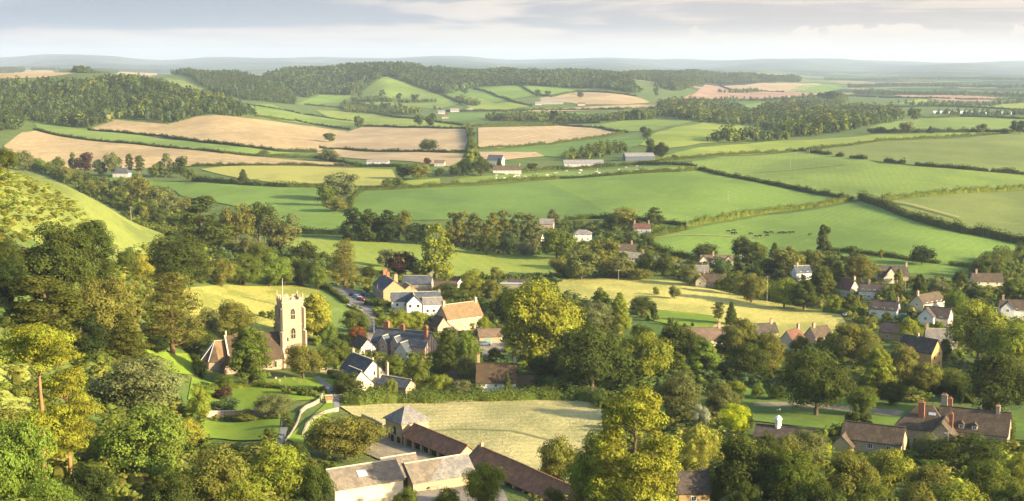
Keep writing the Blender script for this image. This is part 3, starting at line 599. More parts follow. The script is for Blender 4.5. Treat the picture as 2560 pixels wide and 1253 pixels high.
# ------------------------------------------------------------------ massed woods and undergrowth (nobody could count them)
def template(kind, n, ls, seed):
    rng = np.random.default_rng(seed); L = lobes(kind, rng, 9); C = L[:, :3]*np.array([1, 1, 2.4]); r = L[:, 3]
    which = rng.integers(0, len(L), n); d = unit(rng, n); d[:, 2] = np.abs(d[:, 2])*.9+.05*rng.random(n)
    c = C[which]+d*r[which][:, None]*rng.uniform(.8, 1.15, n)[:, None]; nn = d+unit(rng, n)*.5; nn /= np.linalg.norm(nn, axis=1, keepdims=True)
    core = CS*np.array([.40, .40, .75])+np.array([0, 0, .95])
    return np.concatenate([quads(c, nn, ls, rng), core])
def scatter_mass(name, label, polys, spacing, hr, kinds, cols, nleaf=46, ls=.5, avoid=(), wr=.42, world=False, seed=5, cat='woodland'):
    rng = np.random.default_rng(seed); pts = []
    for poly in polys:
        P = poly if world else [at(*p).xy[:] for p in poly]; P = [tuple(p) for p in P]
        xs = [p[0] for p in P]; ys = [p[1] for p in P]; gx = np.arange(min(xs), max(xs), spacing); gy = np.arange(min(ys), max(ys), spacing*.9)
        if len(gx)*len(gy) > 400000: continue
        a, b = np.meshgrid(gx, gy); a = a+rng.uniform(-.5, .5, a.shape)*spacing+np.where(np.arange(len(gy))[:, None] % 2, spacing/2, 0); b = b+rng.uniform(-.5, .5, b.shape)*spacing
        ok = inside(P, a, b); pts.append(np.column_stack([a[ok], b[ok]]))
    pts = np.concatenate(pts)
    for q in avoid:
        if len(q) == 3 and not hasattr(q[0], '__len__'): pts = pts[np.hypot(pts[:, 0]-q[0], pts[:, 1]-q[1]) > q[2]]
        else: pts = pts[~inside(q, pts[:, 0], pts[:, 1])]
    if not len(pts): return None
    n = len(pts); T = [template(k, nleaf, ls, i+seed) for i, k in enumerate(kinds)]; ti = rng.integers(0, len(T), n); VV, CC = [], []
    big = .5+.5*np.sin(pts[:, 0]*.021+pts[:, 1]*.013+seed)*np.cos(pts[:, 1]*.017-pts[:, 0]*.009)
    hgt = rng.uniform(hr[0], hr[1], n)*(.72+.5*big); wd = hgt*wr*rng.uniform(.65, 1.5, n); z = gz(pts[:, 0], pts[:, 1]); ang = rng.uniform(0, 6.28, n)
    ci = np.clip((big*.6+rng.random(n)*.4)*len(cols), 0, len(cols)-1).astype(int); pal = np.array([PAL[c] for c in cols])
    for k, tv in enumerate(T):
        s = np.nonzero(ti == k)[0]
        if not len(s): continue
        ca, sa = np.cos(ang[s])[:, None], np.sin(ang[s])[:, None]; x = (tv[:, 0]*ca-tv[:, 1]*sa)*wd[s][:, None]+pts[s, 0][:, None]; y = (tv[:, 0]*sa+tv[:, 1]*ca)*wd[s][:, None]+pts[s, 1][:, None]
        zz = tv[:, 2][None]/2.4*hgt[s][:, None]+z[s][:, None]-.2; VV.append(np.stack([x, y, zz], -1).reshape(-1, 3))
        nf = len(tv)//4; col = pal[ci[s]][:, None, :]*rng.uniform(.6, 1.45, (len(s), 1, 1))*rng.uniform(.8, 1.25, (len(s), nf, 1)); CC.append(col.reshape(-1, 3))
    V_ = np.concatenate(VV); Cc = np.concatenate(CC); me = mesh_np(name, V_, np.arange(len(V_)).reshape(-1, 4), [LEAFM])
    c4 = np.ones((len(Cc), 4), np.float32); c4[:, :3] = Cc; a = me.attributes.new('tint', 'FLOAT_COLOR', 'POINT'); a.data.foreach_set('color', np.repeat(c4, 4, 0).ravel())
    o = link(bpy.data.objects.new(name, me)); tag(o, label, cat, kind='stuff'); print(name, n); return o
# ------------------------------------------------------------------ far woods
scatter_mass('woodland', 'dense dark wood covering the flank of the hill above the stubble fields',
  [[(-150,222),(0,218),(60,214),(130,208),(200,206),(300,203),(380,207),(410,212),(440,222),(520,245),(590,270),(640,288),(600,294),(490,291),(470,300),(425,312),(330,296),(290,299),(215,322),(120,312),(70,300),(40,330),(-150,345)]],
  9.0, (5, 17), ('round', 'tall', 'cone', 'round', 'dome'), ('vd', 'dk', 'vd', 'dk', 'bg', 'vd', 'md', 'dk', 'br'), 80, .36, seed=5)
scatter_mass('woodland', 'dark conifer plantation in the side valley behind the wooded hill',
  [[(425,186),(480,186),(560,188),(640,198),(700,212),(740,250),(738,263),(690,258),(620,252),(590,243),(520,226)]],
  7.5, (8, 18), ('cone', 'cone', 'tall'), ('vd', 'dk', 'vd', 'bg'), 34, .5, wr=.28, seed=6)
scatter_mass('woodland', 'long dark wood along the crest of the ridge behind the green cone hill',
  [[(655,198),(700,190),(780,177),(850,168),(900,165),(985,170),(1060,182),(1150,186),(1300,186),(1400,188),(1500,189),(1560,200),(1600,234),(1560,231),(1500,222),(1450,222),(1300,214),(1180,220),(1112,237),(1060,222),(975,192),(960,191),(915,220),(880,240),(800,236),(760,246),(700,210)]],
  9.5, (8, 22), ('round', 'cone', 'tall', 'round'), ('vd', 'dk', 'vd', 'bg', 'dk', 'vd'), 44, .48, seed=7)
scatter_mass('woodland', 'distant dark tree belts on the low ridge beyond the long wood',
  [[(1550,196),(1600,188),(1700,185),(1760,188),(1850,192),(1930,197),(2000,200),(2000,206),(1900,207),(1790,211),(1760,208),(1700,230),(1650,222),(1640,206)]],
  13, (12, 22), ('round', 'tall', 'round'), ('vd', 'dk'), 26, .6, seed=8)
scatter_mass('woodland', 'broad wood of mixed trees in the middle of the vale above the bright strip field',
  [[(1690,266),(1760,262),(1850,270),(1870,290),(1880,316),(1800,312),(1700,300)], [(1880,290),(1910,272),(1990,262),(2100,270),(2230,282),(2260,300),(2190,312),(2120,330),(2040,341),(1950,345),(1940,330),(1890,318)],
   [(1750,356),(1800,350),(1900,340),(1960,347),(1970,352),(1850,359)], [(1640,268),(1690,262),(1720,300),(1660,292)]],
  11, (6, 20), ('round', 'tall', 'dome'), ('vd', 'bg', 'dk', 'md', 'vd', 'dk', 'ol'), 60, .42, seed=9)
scatter_mass('woodland', 'tree belts scattered between the farms at the foot of the cone hill',
  [[(850,262),(900,266),(1000,276),(1048,284),(1040,291),(950,284),(860,280)], [(1215,296),(1300,292),(1400,290),(1470,294),(1580,292),(1660,290),(1640,300),(1500,306),(1400,306),(1300,304),(1220,303)],
   [(1130,252),(1160,246),(1156,252),(1200,262),(1190,266)], [(890,252),(960,250),(1090,254),(1088,258),(960,256),(890,257)], [(2020,250),(2060,240),(2110,240),(2120,258),(2060,262),(2020,262)]],
  9, (6, 12), ('round', 'tall'), ('bg', 'dk', 'md'), 34, .55, seed=10)
scatter_mass('woodland', 'thin lines of distant trees in the vale towards the horizon on the sunny side',
  [[(2120,216),(2260,212),(2400,215),(2560,218),(2560,221),(2400,219),(2250,217),(2120,220)], [(2130,232),(2170,231),(2300,236),(2360,233),(2560,240),(2620,243),(2560,245),(2350,239),(2130,236)], [(2240,258),(2330,264),(2480,262),(2560,256),(2560,259),(2480,266),(2330,268)],
   [(1720,250),(1800,251),(1960,247),(2030,243),(2030,247),(1960,251),(1800,255)], [(2060,198),(2250,196),(2560,199),(2560,203),(2250,200),(2060,201)],
   [(2340,284),(2450,287),(2560,286),(2560,290),(2450,291),(2340,288)], [(1795,229),(1890,229),(1910,231),(1890,232),(1795,232)]],
  15, (5, 14), ('round', 'tall'), ('vd', 'dk', 'bg'), 26, .6, seed=11)
scatter_mass('woodland', 'woods crowning the skyline behind the wooded hill stubble',
  [[(-100,178),(0,176),(60,175),(60,180),(-100,184)], [(150,182),(220,176),(300,177),(400,179),(400,182),(300,180),(200,186)], [(80,176),(150,176),(150,177),(80,177)]],
  9, (9, 17), ('round', 'tall'), ('vd', 'dk'), 40, .55, seed=12)
scatter_mass('woodland', 'strip of bushy woodland behind the farm sheds beside the green slope',
  [[(1412,392),(1440,380),(1480,374),(1530,368),(1565,370),(1568,384),(1500,396),(1440,402),(1405,402)]], 8, (6, 10), ('round', 'tall'), ('dk', 'md', 'bg'), 60, .45, seed=13)
# ------------------------------------------------------------------ hedges between the fields
HED = [
 ([(872,535),(880,500),(905,478),(1000,473),(1102,467),(1250,457),(1400,447),(1560,438),(1700,431),(1752,426)], 3, 3.2, 'dk', 'long dark hedge between the big green field and the pasture of pale grazing animals', 0),
 ([(1752,426),(1805,440),(1900,457),(2000,476),(2120,499)], 3, 3.2, 'dk', 'hedge curving down between the big green field and the meadow with poles', 0),
 ([(2130,500),(2050,516),(1950,528),(1850,542),(1740,563),(1712,566)], 4, 3.5, 'md', 'thick double hedge running down to the white house from the hedge crossing', 0),
 ([(1412,553),(1480,548),(1560,550),(1640,556),(1712,566)], 3, 3, 'dk', 'dark hedge at the lower edge of the big green field behind the white house', 0),
 ([(2150,500),(2210,518),(2260,540),(2330,562),(2400,580),(2480,594),(2600,618)], 5, 5, 'dk', 'tall bushy hedge swinging down to the edge of the picture from the hedge crossing', 0),
 ([(2205,500),(2300,492),(2420,482),(2560,472),(2700,462)], 3.5, 3.5, 'md', 'sunlit hedge rising away below the meadow with poles', 0),
 ([(1640,404),(1760,394),(1860,387),(2000,377),(2040,374)], 3, 3, 'dk', 'hedge along the near side of the bright strip field', 0),
 ([(2040,374),(2130,365),(2250,352),(2380,344),(2500,336),(2600,330)], 3, 3.2, 'dk', 'hedge climbing away between bright strip field and olive pasture', 0),
 ([(2000,378),(2070,388),(2140,397),(2200,405),(2300,415),(2420,426),(2600,440)], 3.5, 3.5, 'dk', 'gappy hedge between the olive pasture and the meadow with poles', .25),
 ([(2180,333),(2300,332),(2420,331),(2560,332)], 4, 5, 'vd', 'dark bushy hedge along the top of the bright strip field', .1),
 ([(220,327),(300,333),(400,342),(500,356),(600,368),(700,379),(790,381)], 3, 3.2, 'vd', 'dark hedge under the upper gold stubble field', 0),
 ([(85,324),(110,331),(200,348),(300,359),(420,371),(560,385),(660,392),(790,396),(860,408),(890,414)], 3, 3, 'dk', 'hedge between the narrow green strip and the lower gold stubble', .05),
 ([(480,417),(600,415),(760,416),(900,417),(1000,418)], 3, 3, 'dk', 'hedge under the lower gold stubble above the yellow pasture', 0),
 ([(480,452),(560,460),(640,466),(720,470),(800,470)], 5, 4, 'dk', 'bushy hedge between the yellow pasture and the curving green field', .05),
 ([(798,372),(860,375),(1000,381),(1120,382),(1172,381)], 3, 3, 'dk', 'hedge below the pale stubble field with the lone oak', 0),
 ([(905,317),(1000,319),(1090,321),(1165,323)], 3, 3, 'dk', 'hedge above the pale stubble field with the lone oak', 0),
 ([(1196,373),(1280,370),(1400,357),(1500,345),(1562,332)], 3, 3, 'dk', 'hedge sweeping under the striped stubble field', 0),
 ([(1198,320),(1300,316),(1400,314),(1500,321),(1570,332)], 3, 3, 'dk', 'hedge arching over the striped stubble field', 0),
 ([(1170,322),(1176,350),(1182,372),(1190,395)], 5, 6, 'md', 'overgrown hedge of bushes between the two pale stubble fields', 0),
 ([(740,584),(800,586),(860,588)], 4, 4, 'vd', 'dark hedge dividing the curving green field from the yellow-lit field', 0),
 ([(1745,652),(1700,645),(1650,632),(1608,602),(1660,586),(1712,574)], 4, 3.5, 'dk', 'hedge wrapping round the corner of the cattle field by the lane', 0),
 ([(2060,627),(2130,632),(2200,640),(2300,655),(2440,672)], 3, 2.2, 'md', 'low hedge between the lone round oak and the cattle field', .1),
 ([(2570,640),(2520,652),(2460,672),(2440,690)], 6, 6, 'dk', 'dark bushy hedge closing the cattle field near the picture edge', 0),
 ([(610,262),(700,275),(780,290),(880,303)], 3, 3, 'dk', 'hedge on the slope above the upper gold stubble', .2),
 ([(640,292),(740,303),(800,314),(875,325)], 3, 3, 'dk', 'hedge closing the upper gold stubble on its upper side', 0),
 ([(1075,228),(1110,240),(1150,257),(1180,262)], 5, 4, 'dk', 'hedge running down the flank of the green cone hill', 0),
 ([(1185,222),(1230,236),(1290,258),(1330,266)], 5, 4, 'dk', 'hedge crossing the green fields below the long ridge wood', 0),
 ([(1300,215),(1340,238),(1380,243),(1440,230),(1590,242)], 5, 4, 'dk', 'hedge winding above the distant stubble under the ridge wood', 0),
 ([(1100,280),(1250,279),(1400,276),(1560,274),(1700,272)], 5, 4, 'dk', 'straight hedge in front of the distant white farm sheds', 0),
 ([(1180,318),(1260,312),(1380,309),(1500,308),(1570,300),(1640,297)], 5, 3, 'dk', 'hedge above the striped stubble beneath a dark grassy bank', 0),
 ([(760,262),(850,270),(900,280),(1000,296),(1090,306),(1160,316)], 5, 3.5, 'dk', 'hedge stepping down the fields toward the two pale stubbles', .1),
 ([(1700,250),(1850,252),(1960,248)], 6, 4, 'vd', 'hedge under the distant pink ploughed field', 0),
 ([(1800,216),(1830,226),(1930,230),(1960,231)], 6, 4, 'vd', 'hedge with small trees crossing the distant pink ploughed field', 0),
 ([(2020,245),(2140,241),(2300,246),(2430,250),(2560,247)], 6, 4, 'vd', 'hedge in the far vale beside the pink field near the picture edge', .1),
 ([(2100,272),(2240,270),(2330,266),(2480,272),(2600,277)], 6, 4, 'vd', 'hedge behind the white polytunnels', .1),
 ([(2280,298),(2400,292),(2560,298)], 5, 4, 'dk', 'hedge between the white polytunnels and the meadow', .1),
 ([(1200,416),(1300,430),(1400,424),(1500,418),(1600,412),(1740,417)], 4, 3, 'dk', 'hedge in front of the farm sheds above the pale grazing animals', .1),
 ([(800,716),(825,728),(850,745),(868,762)], 2.0, 1.8, 'md', 'clipped hedge along the lane bend by the inn car park', 0),
 ([(915,765),(960,764),(985,768)], 3, 2.4, 'dk', 'clipped dark hedge in front of the inn', 0),
 ([(490,970),(560,975),(640,965),(710,975),(770,985)], 2.5, 1.6, 'md', 'low hedge between churchyard and the terraced garden', 0),
 ([(905,832),(912,850)], 2, 1.5, 'dk', 'short dark hedge beside the timber framed garage', 0),
 ([(868,1008),(900,1012),(950,1008),(1020,1007),(1080,1008),(1150,1005),(1220,1003),(1300,1001),(1380,1000),(1440,1000),(1490,1008),(1516,1025)], 4.5, 3.3, (.11, .145, .028), 'tall leafy laurel hedge along the top of the hay field', 0),
 ([(492,884),(494,910),(500,945)], 3, 2.5, 'md', 'short hedge closing the churchyard lawn left of the church apse', 0),
 ([(2380,1108),(2450,1112),(2530,1112)], 5, 5, 'dk', 'tall rounded hedge in front of the manor house gable', 0),
 ([(2085,1087),(2120,1090)], 3, 2.5, 'dk', 'dark hedge beside the manor annexe at the lawn edge', 0),
 ([(2060,780),(2100,786),(2130,790)], 2.5, 2, 'lt', 'clipped light hedge at the lower corner of the golden meadow', 0),
 ([(2270,985),(2340,975),(2400,990),(2420,1010)], 5, 4, 'dk', 'dark shrubby hedge behind the manor chimneys', 0),
]
for p, w_, h_, c_, lab, gp in HED: hedge(p, w_, h_, c_, lab, gaps=gp)
# ------------------------------------------------------------------ building materials
def wall_mat(name, c, scale=2.2, mort=None, rough=.92):
    m, t, b = newmat(name, rough); tcn = N(t, 'ShaderNodeTexCoord'); v = tcn.outputs['Object']
    vo = N(t, 'ShaderNodeTexVoronoi'); vo.inputs['Scale'].default_value = scale; t.links.new(mapped(t, v, (1, 1, 1.9)), vo.inputs[0]); sc = N(t, 'ShaderNodeSeparateColor'); t.links.new(vo.outputs['Color'], sc.inputs[0])
    col = MIX(MR(sc.outputs[0], 0, 1, 0, .5 if mort is None else .15, t=t), c, tuple(x*.62 for x in c), t)
    col = MIX(MR(noise(t, v, .5, 4), .35, .7, 0, .35, t=t), col, tuple(x*.72 for x in c), t)
    t.links.new(col, b.inputs['Base Color']); bp = N(t, 'ShaderNodeBump'); bp.inputs['Strength'].default_value = .5; bp.inputs['Distance'].default_value = .04
    t.links.new(vo.outputs['Distance'], bp.inputs['Height']); t.links.new(bp.outputs[0], b.inputs['Normal']); return m
def roof_mat(name, c, c2, rough=.8, patch=1.0):
    m, t, b = newmat(name, rough); tcn = N(t, 'ShaderNodeTexCoord'); v = tcn.outputs['Object']
    br = N(t, 'ShaderNodeTexVoronoi'); br.inputs['Scale'].default_value = 2.6; t.links.new(mapped(t, v, (1, 1, 1.4)), br.inputs[0]); sc = N(t, 'ShaderNodeSeparateColor'); t.links.new(br.outputs['Color'], sc.inputs[0])
    col = MIX(MR(noise(t, v, .55*patch, 6, .7), .42, .58, t=t), c, c2, t); col = MIX(M('MULTIPLY', sc.outputs[0], .55, t), col, tuple(x*.5 for x in c), t)
    t.links.new(col, b.inputs['Base Color'])
    wv = N(t, 'ShaderNodeTexWave'); wv.bands_direction = 'Z'; wv.inputs['Scale'].default_value = 1.6; t.links.new(v, wv.inputs[0])
    bp = N(t, 'ShaderNodeBump'); bp.inputs['Strength'].default_value = .6; bp.inputs['Distance'].default_value = .05; t.links.new(wv.outputs[1], bp.inputs['Height']); t.links.new(bp.outputs[0], b.inputs['Normal']); return m
def plain(name, c, rough=.6, metal=0.0):
    m, t, b = newmat(name, rough); b.inputs['Metallic'].default_value = metal; tcn = N(t, 'ShaderNodeTexCoord')
    t.links.new(MIX(MR(noise(t, tcn.outputs['Object'], 1.7, 3), .3, .7, 0, .3, t=t), c, tuple(x*.75 for x in c), t), b.inputs['Base Color']); return m
WM = dict(white=wall_mat('white_render', (.72, .69, .62), mort=1), cream=wall_mat('cream_render', (.72, .60, .42), mort=1), stone=wall_mat('grey_stone', (.38, .33, .24)), ham=wall_mat('golden_stone', (.47, .33, .18)),
          pale=wall_mat('pale_limestone', (.50, .38, .25)), tan=wall_mat('tan_stone', (.46, .37, .23)), ochre=wall_mat('ochre_stone', (.50, .34, .14)), pink=wall_mat('pink_stone', (.50, .36, .27)), muted=wall_mat('muted_render', (.52, .49, .44), mort=1), steel=wall_mat('blue_grey_steel', (.12, .14, .17), mort=1), wood=wall_mat('dark_boards', (.10, .06, .035)), brick=wall_mat('red_brick', (.38, .17, .09), 5.0))
RM = dict(slate=roof_mat('blue_slate', (.075, .09, .115), (.13, .14, .15)), clay=roof_mat('clay_tiles', (.30, .185, .10), (.20, .145, .07)), brown=roof_mat('brown_tiles', (.10, .075, .052), (.145, .108, .072)), red=roof_mat('red_tiles', (.22, .10, .07), (.15, .085, .06)),
          barn=roof_mat('weathered_red_tiles', (.36, .17, .09), (.23, .13, .075)), stone=roof_mat('lichened_stone_tiles', (.27, .22, .16), (.17, .145, .115)), grey=roof_mat('grey_stone_tiles', (.20, .19, .18), (.30, .27, .23)), dark=roof_mat('dark_brown_tiles', (.085, .068, .058), (.125, .10, .08)),
          umber=roof_mat('umber_tiles', (.125, .085, .05), (.085, .062, .04)), pinkt=roof_mat('pink_clay_tiles', (.23, .155, .11), (.16, .12, .085)), thatch=roof_mat('brown_thatch', (.12, .08, .045), (.085, .06, .035)), asb=roof_mat('pale_sheet_roof', (.30, .29, .28), (.24, .23, .22)))
GLASS, _t, _b = newmat('window_glass', .12); _b.inputs['Base Color'].default_value = (.03, .035, .04, 1); _b.inputs['Specular IOR Level'].default_value = .6
WHITE = plain('white_paint', (.78, .77, .74)); STONET = plain('dressed_stone', (.62, .52, .38), .9); DARKW = plain('dark_timber', (.07, .045, .03)); LEAD = plain('lead_flashing', (.45, .47, .50), .5); TERR = plain('terracotta', (.48, .20, .10)); BLACK = plain('dark_opening', (.02, .017, .015), 1.0)
STEEL = plain('galvanised_steel', (.38, .42, .48), .45, .3)
def fmesh(name, V_, F_, mats, parent=None, smooth=False):
    me = bpy.data.meshes.new(name); me.from_pydata([tuple(v) for v in V_], [], [tuple(f) for f in F_])
    for m in (mats if isinstance(mats, (list, tuple)) else [mats]): me.materials.append(m)
    if smooth:
        for p in me.polygons: p.use_smooth = True
    return link(bpy.data.objects.new(name, me), parent)
def boxg(x0, x1, y0, y1, z0, z1):
    return [(x0, y0, z0), (x1, y0, z0), (x1, y1, z0), (x0, y1, z0), (x0, y0, z1), (x1, y0, z1), (x1, y1, z1), (x0, y1, z1)], [(0, 3, 2, 1), (4, 5, 6, 7), (0, 1, 5, 4), (1, 2, 6, 5), (2, 3, 7, 6), (3, 0, 4, 7)]
def multi(parts):
    V_, F_ = [], []
    for v, f in parts: F_ += [tuple(i+len(V_) for i in q) for q in f]; V_ += list(v)
    return V_, F_
class House:
    def __init__(s, name, label, cat, px, py, rot, anchor=(0, 0), group=None, sink=.0):
        P_ = at(px, py); a = R(rot); ax, ay = anchor
        x = P_.x-(ax*math.cos(a)-ay*math.sin(a)); y = P_.y-(ax*math.sin(a)+ay*math.cos(a))
        s.o = link(bpy.data.objects.new(name, None)); s.o.location = (x, y, min(P_.z, float(gz(x, y)))-sink+.0); s.z0 = 0
        s.o.rotation_euler = (0, 0, a); tag(s.o, label, cat, group); s.a = a; s.last = None
    def w(s, x, y): return s.o.location.x+x*math.cos(s.a)-y*math.sin(s.a), s.o.location.y+x*math.sin(s.a)+y*math.cos(s.a)
    def block(s, cx, cy, L, W, E, Rr, wall, roof, along='x', hip=0.0, over=.35, z=0.0, wallname='wall', roofname='roof', open_front=False, cope=False):
        """walls with gables and a two-slope roof; hip = how far the ridge is pulled in at each end"""
        def T(x, y, zz): return (cx+x, cy+y, zz+z) if along == 'x' else (cx-y, cy+x, zz+z)
        l, w_ = L/2, W/2
        if not open_front:
            if hip > 0: V_, F_ = [T(x, y, zz) for zz in (-1.5, E) for x, y in ((-l, -w_), (l, -w_), (l, w_), (-l, w_))], [(0, 1, 5, 4), (1, 2, 6, 5), (2, 3, 7, 6), (3, 0, 4, 7)]
            else: V_, F_ = [T(*p) for p in ((-l, -w_, -1.5), (l, -w_, -1.5), (l, w_, -1.5), (-l, w_, -1.5), (-l, -w_, E), (l, -w_, E), (l, w_, E), (-l, w_, E), (-l, 0, E+Rr-.05), (l, 0, E+Rr-.05))], [(0, 1, 5, 4), (1, 2, 6, 9, 5), (2, 3, 7, 6), (3, 0, 4, 8, 7)]
            wo = fmesh(wallname, V_, F_, WM[wall], s.o)
        else:                                                            # a shed open along its front: back wall, end gables, piers
            t = .45; parts = [boxg(-l, l, w_-t, w_, -1.5, E), ([(-l, -w_, -1.5), (-l, w_-t, -1.5), (-l, w_-t, E), (-l, 0, E+Rr-.1), (-l, -w_, E), (-l+t, -w_, -1.5), (-l+t, w_-t, -1.5), (-l+t, w_-t, E), (-l+t, 0, E+Rr-.1), (-l+t, -w_, E)], [(0, 4, 3, 2, 1), (5, 6, 7, 8, 9), (0, 5, 9, 4)]),
                     ([(l, -w_, -1.5), (l, w_-t, -1.5), (l, w_-t, E), (l, 0, E+Rr-.1), (l, -w_, E), (l-t, -w_, -1.5), (l-t, w_-t, -1.5), (l-t, w_-t, E), (l-t, 0, E+Rr-.1), (l-t, -w_, E)], [(0, 1, 2, 3, 4), (5, 9, 8, 7, 6), (0, 4, 9, 5)])]
            V_, F_ = multi(parts); wo = fmesh(wallname, [T(*v) for v in V_], F_, WM[wall], s.o)
            nb = max(2, int(L/3.6))
            for i in range(nb+1 if not cope else nb+1):
                x = -l+.5+(L-1)*i/nb; v, f = boxg(x-.38, x+.38, -w_, -w_+.55, -1.5, E-.02); fmesh('pier', [T(*q) for q in v], f, WM['pale'], s.o)
        e = over; th = .16; sl = Rr/w_; ze = E-e*sl*1.0; ex = .25 if hip == 0 else e
        hx = l-hip
        if hip == 0:
            V_ = [T(*p) for p in ((-l-ex, -w_-e, ze), (l+ex, -w_-e, ze), (l+ex, 0, E+Rr), (-l-ex, 0, E+Rr), (l+ex, w_+e, ze), (-l-ex, w_+e, ze),
                 (-l-ex, -w_-e, ze+th), (l+ex, -w_-e, ze+th), (l+ex, 0, E+Rr+th*1.3), (-l-ex, 0, E+Rr+th*1.3), (l+ex, w_+e, ze+th), (-l-ex, w_+e, ze+th))]
            F_ = [(0, 3, 2, 1), (3, 5, 4, 2), (6, 7, 8, 9), (9, 8, 10, 11), (0, 1, 7, 6), (5, 11, 10, 4), (1, 2, 8, 7), (2, 4, 10, 8), (0, 6, 9, 3), (3, 9, 11, 5)]
        else:
            V_ = [T(*p) for p in ((-l-e, -w_-e, ze), (l+e, -w_-e, ze), (l+e, w_+e, ze), (-l-e, w_+e, ze), (-l-e, -w_-e, ze+th), (l+e, -w_-e, ze+th), (l+e, w_+e, ze+th), (-l-e, w_+e, ze+th), (-hx, 0, E+Rr), (hx+1e-3, 0, E+Rr))]
            F_ = [(0, 3, 2, 1), (0, 1, 5, 4), (1, 2, 6, 5), (2, 3, 7, 6), (3, 0, 4, 7), (4, 5, 9, 8), (5, 6, 9), (6, 7, 8, 9), (7, 4, 8)]
        ro = fmesh(roofname, V_, F_, RM[roof], s.o); s.last = ro
        if hip == 0: parts = [([T(*q) for q in v], f) for v, f in [boxg(-l-ex+.01, l+ex-.01, -.16, .16, E+Rr+th*1.3-.03, E+Rr+th*1.3+.12)]]; V_, F_ = multi(parts); fmesh('ridge', V_, F_, STONET if roof in ('stone', 'clay', 'slate', 'grey') else RM[roof], ro)
        if cope:
            for sx in (-1, 1):
                x0, x1 = sorted((sx*(l+.02), sx*(l+.42))); vv = [T(*p) for p in ((x0, -w_-e, ze-.1), (x1, -w_-e, ze-.1), (x1, 0, E+Rr), (x0, 0, E+Rr), (x0, w_+e, ze-.1), (x1, w_+e, ze-.1), (x0, -w_-e, ze+.4), (x1, -w_-e, ze+.4), (x1, 0, E+Rr+.5), (x0, 0, E+Rr+.5), (x0, w_+e, ze+.4), (x1, w_+e, ze+.4))]
                fmesh('coping', vv, [(0, 3, 2, 1), (3, 4, 5, 2), (6, 7, 8, 9), (9, 8, 11, 10), (0, 1, 7, 6), (4, 10, 11, 5), (1, 2, 8, 7), (2, 5, 11, 8), (0, 6, 9, 3), (3, 9, 10, 4)], STONET, s.o)
        ca, sa = (l, w_) if along == 'x' else (w_, l)
        X, Y = s.w(cx, cy); TAKEN.append((X, Y, max(L, W)*.55)); return wo
    def chim(s, x, y, z0, z1, mat='brick', wx=.9, wy=.7, pots=2):
        v, f = multi([boxg(x-wx/2, x+wx/2, y-wy/2, y+wy/2, z0, z1), boxg(x-wx/2-.08, x+wx/2+.08, y-wy/2-.08, y+wy/2+.08, z1, z1+.15)])
        c = fmesh('chimney', v, f, WM[mat], s.o)
        for i in range(pots):
            px_ = x+(i-(pots-1)/2)*.38; V_, F_ = tube([(px_, y, z1+.15), (px_, y, z1+.6)], [.15, .12], 8); fmesh('chimney_pot', V_, [tuple(q) for q in F_]+[tuple(range(8, 16))], TERR, c)
    def win(s, x, y, z, face='S', w_=1.0, h=1.2, dark=False, bars=1, name='window', fm=None):
        """face S/N/E/W = the wall's outward side"""
        def T(a, b, c):
            return {'S': (x+a, y-b, z+c), 'N': (x-a, y+b, z+c), 'E': (x+b, y+a, z+c), 'W': (x-b, y-a, z+c)}[face]
        ps = [boxg(-w_/2, w_/2, -.05, .05, -h/2, -h/2+.1), boxg(-w_/2, w_/2, -.05, .05, h/2-.1, h/2), boxg(-w_/2, -w_/2+.1, -.05, .05, -h/2+.1, h/2-.1), boxg(w_/2-.1, w_/2, -.05, .05, -h/2+.1, h/2-.1)]
        for i in range(bars): q = -w_/2+w_*(i+1)/(bars+1); ps.append(boxg(q-.035, q+.035, -.04, .04, -h/2+.1, h/2-.1))
        v, f = multi(ps); fo = fmesh(name, [T(*q) for q in v], f, fm or (DARKW if dark else WHITE), s.o)
        fmesh('pane', [T(*q) for q in ((-w_/2+.08, .02, -h/2+.08), (w_/2-.08, .02, -h/2+.08), (w_/2-.08, .02, h/2-.08), (-w_/2+.08, .02, h/2-.08))], [(0, 1, 2, 3)], GLASS, fo)
    def door(s, x, y, z, face='S', w_=1.0, h=2.0, m=None, name='door'):
        def T(a, b, c): return {'S': (x+a, y-b, z+c), 'N': (x-a, y+b, z+c), 'E': (x+b, y+a, z+c), 'W': (x-b, y-a, z+c)}[face]
        v, f = boxg(-w_/2, w_/2, -.04, .06, 0, h); fmesh(name, [T(*q) for q in v], f, m or DARKW, s.o)
    def row(s, L, y, zs, n, face='S', **k):
        for z in zs:
            for i in range(n): s.win(-L/2+L*(i+.5)/n, y, z, face, **k)
    def flat(s, x0, x1, y0, y1, E, wall, cap, wallname='wing_wall', roofname='flat_roof'):
        v, f = boxg(x0, x1, y0, y1, -1.5, E); fmesh(wallname, v, f, WM[wall], s.o); v, f = boxg(x0-.2, x1+.2, y0-.2, y1+.2, E, E+.18); fmesh(roofname, v, f, cap, s.o)
    def dormer(s, x, y, z, w_=1.5, h=1.3, d=2.0, roof='brown', face=-1):
        vv = [(x-w_/2, y, z), (x+w_/2, y, z), (x+w_/2, y, z+h), (x, y, z+h+w_*.42), (x-w_/2, y, z+h)]; bk = [(a, b+d, c) for a, b, c in vv]
        fmesh('dormer', vv+bk, [(0, 1, 2, 3, 4), (0, 4, 9, 5), (1, 6, 7, 2)], WM['cream'], s.o)
        q = w_/2+.15; fmesh('dormer_roof', [(x-q, y-.2, z+h-.06), (x, y-.2, z+h+w_*.42+.10), (x+q, y-.2, z+h-.06), (x-q, y+d, z+h-.06), (x, y+d, z+h+w_*.42+.10), (x+q, y+d, z+h-.06)], [(0, 3, 4, 1), (1, 4, 5, 2), (0, 1, 2)], RM[roof], s.o)
        s.win(x, y, z+h*.55, 'S', w_*.62, h*.75)
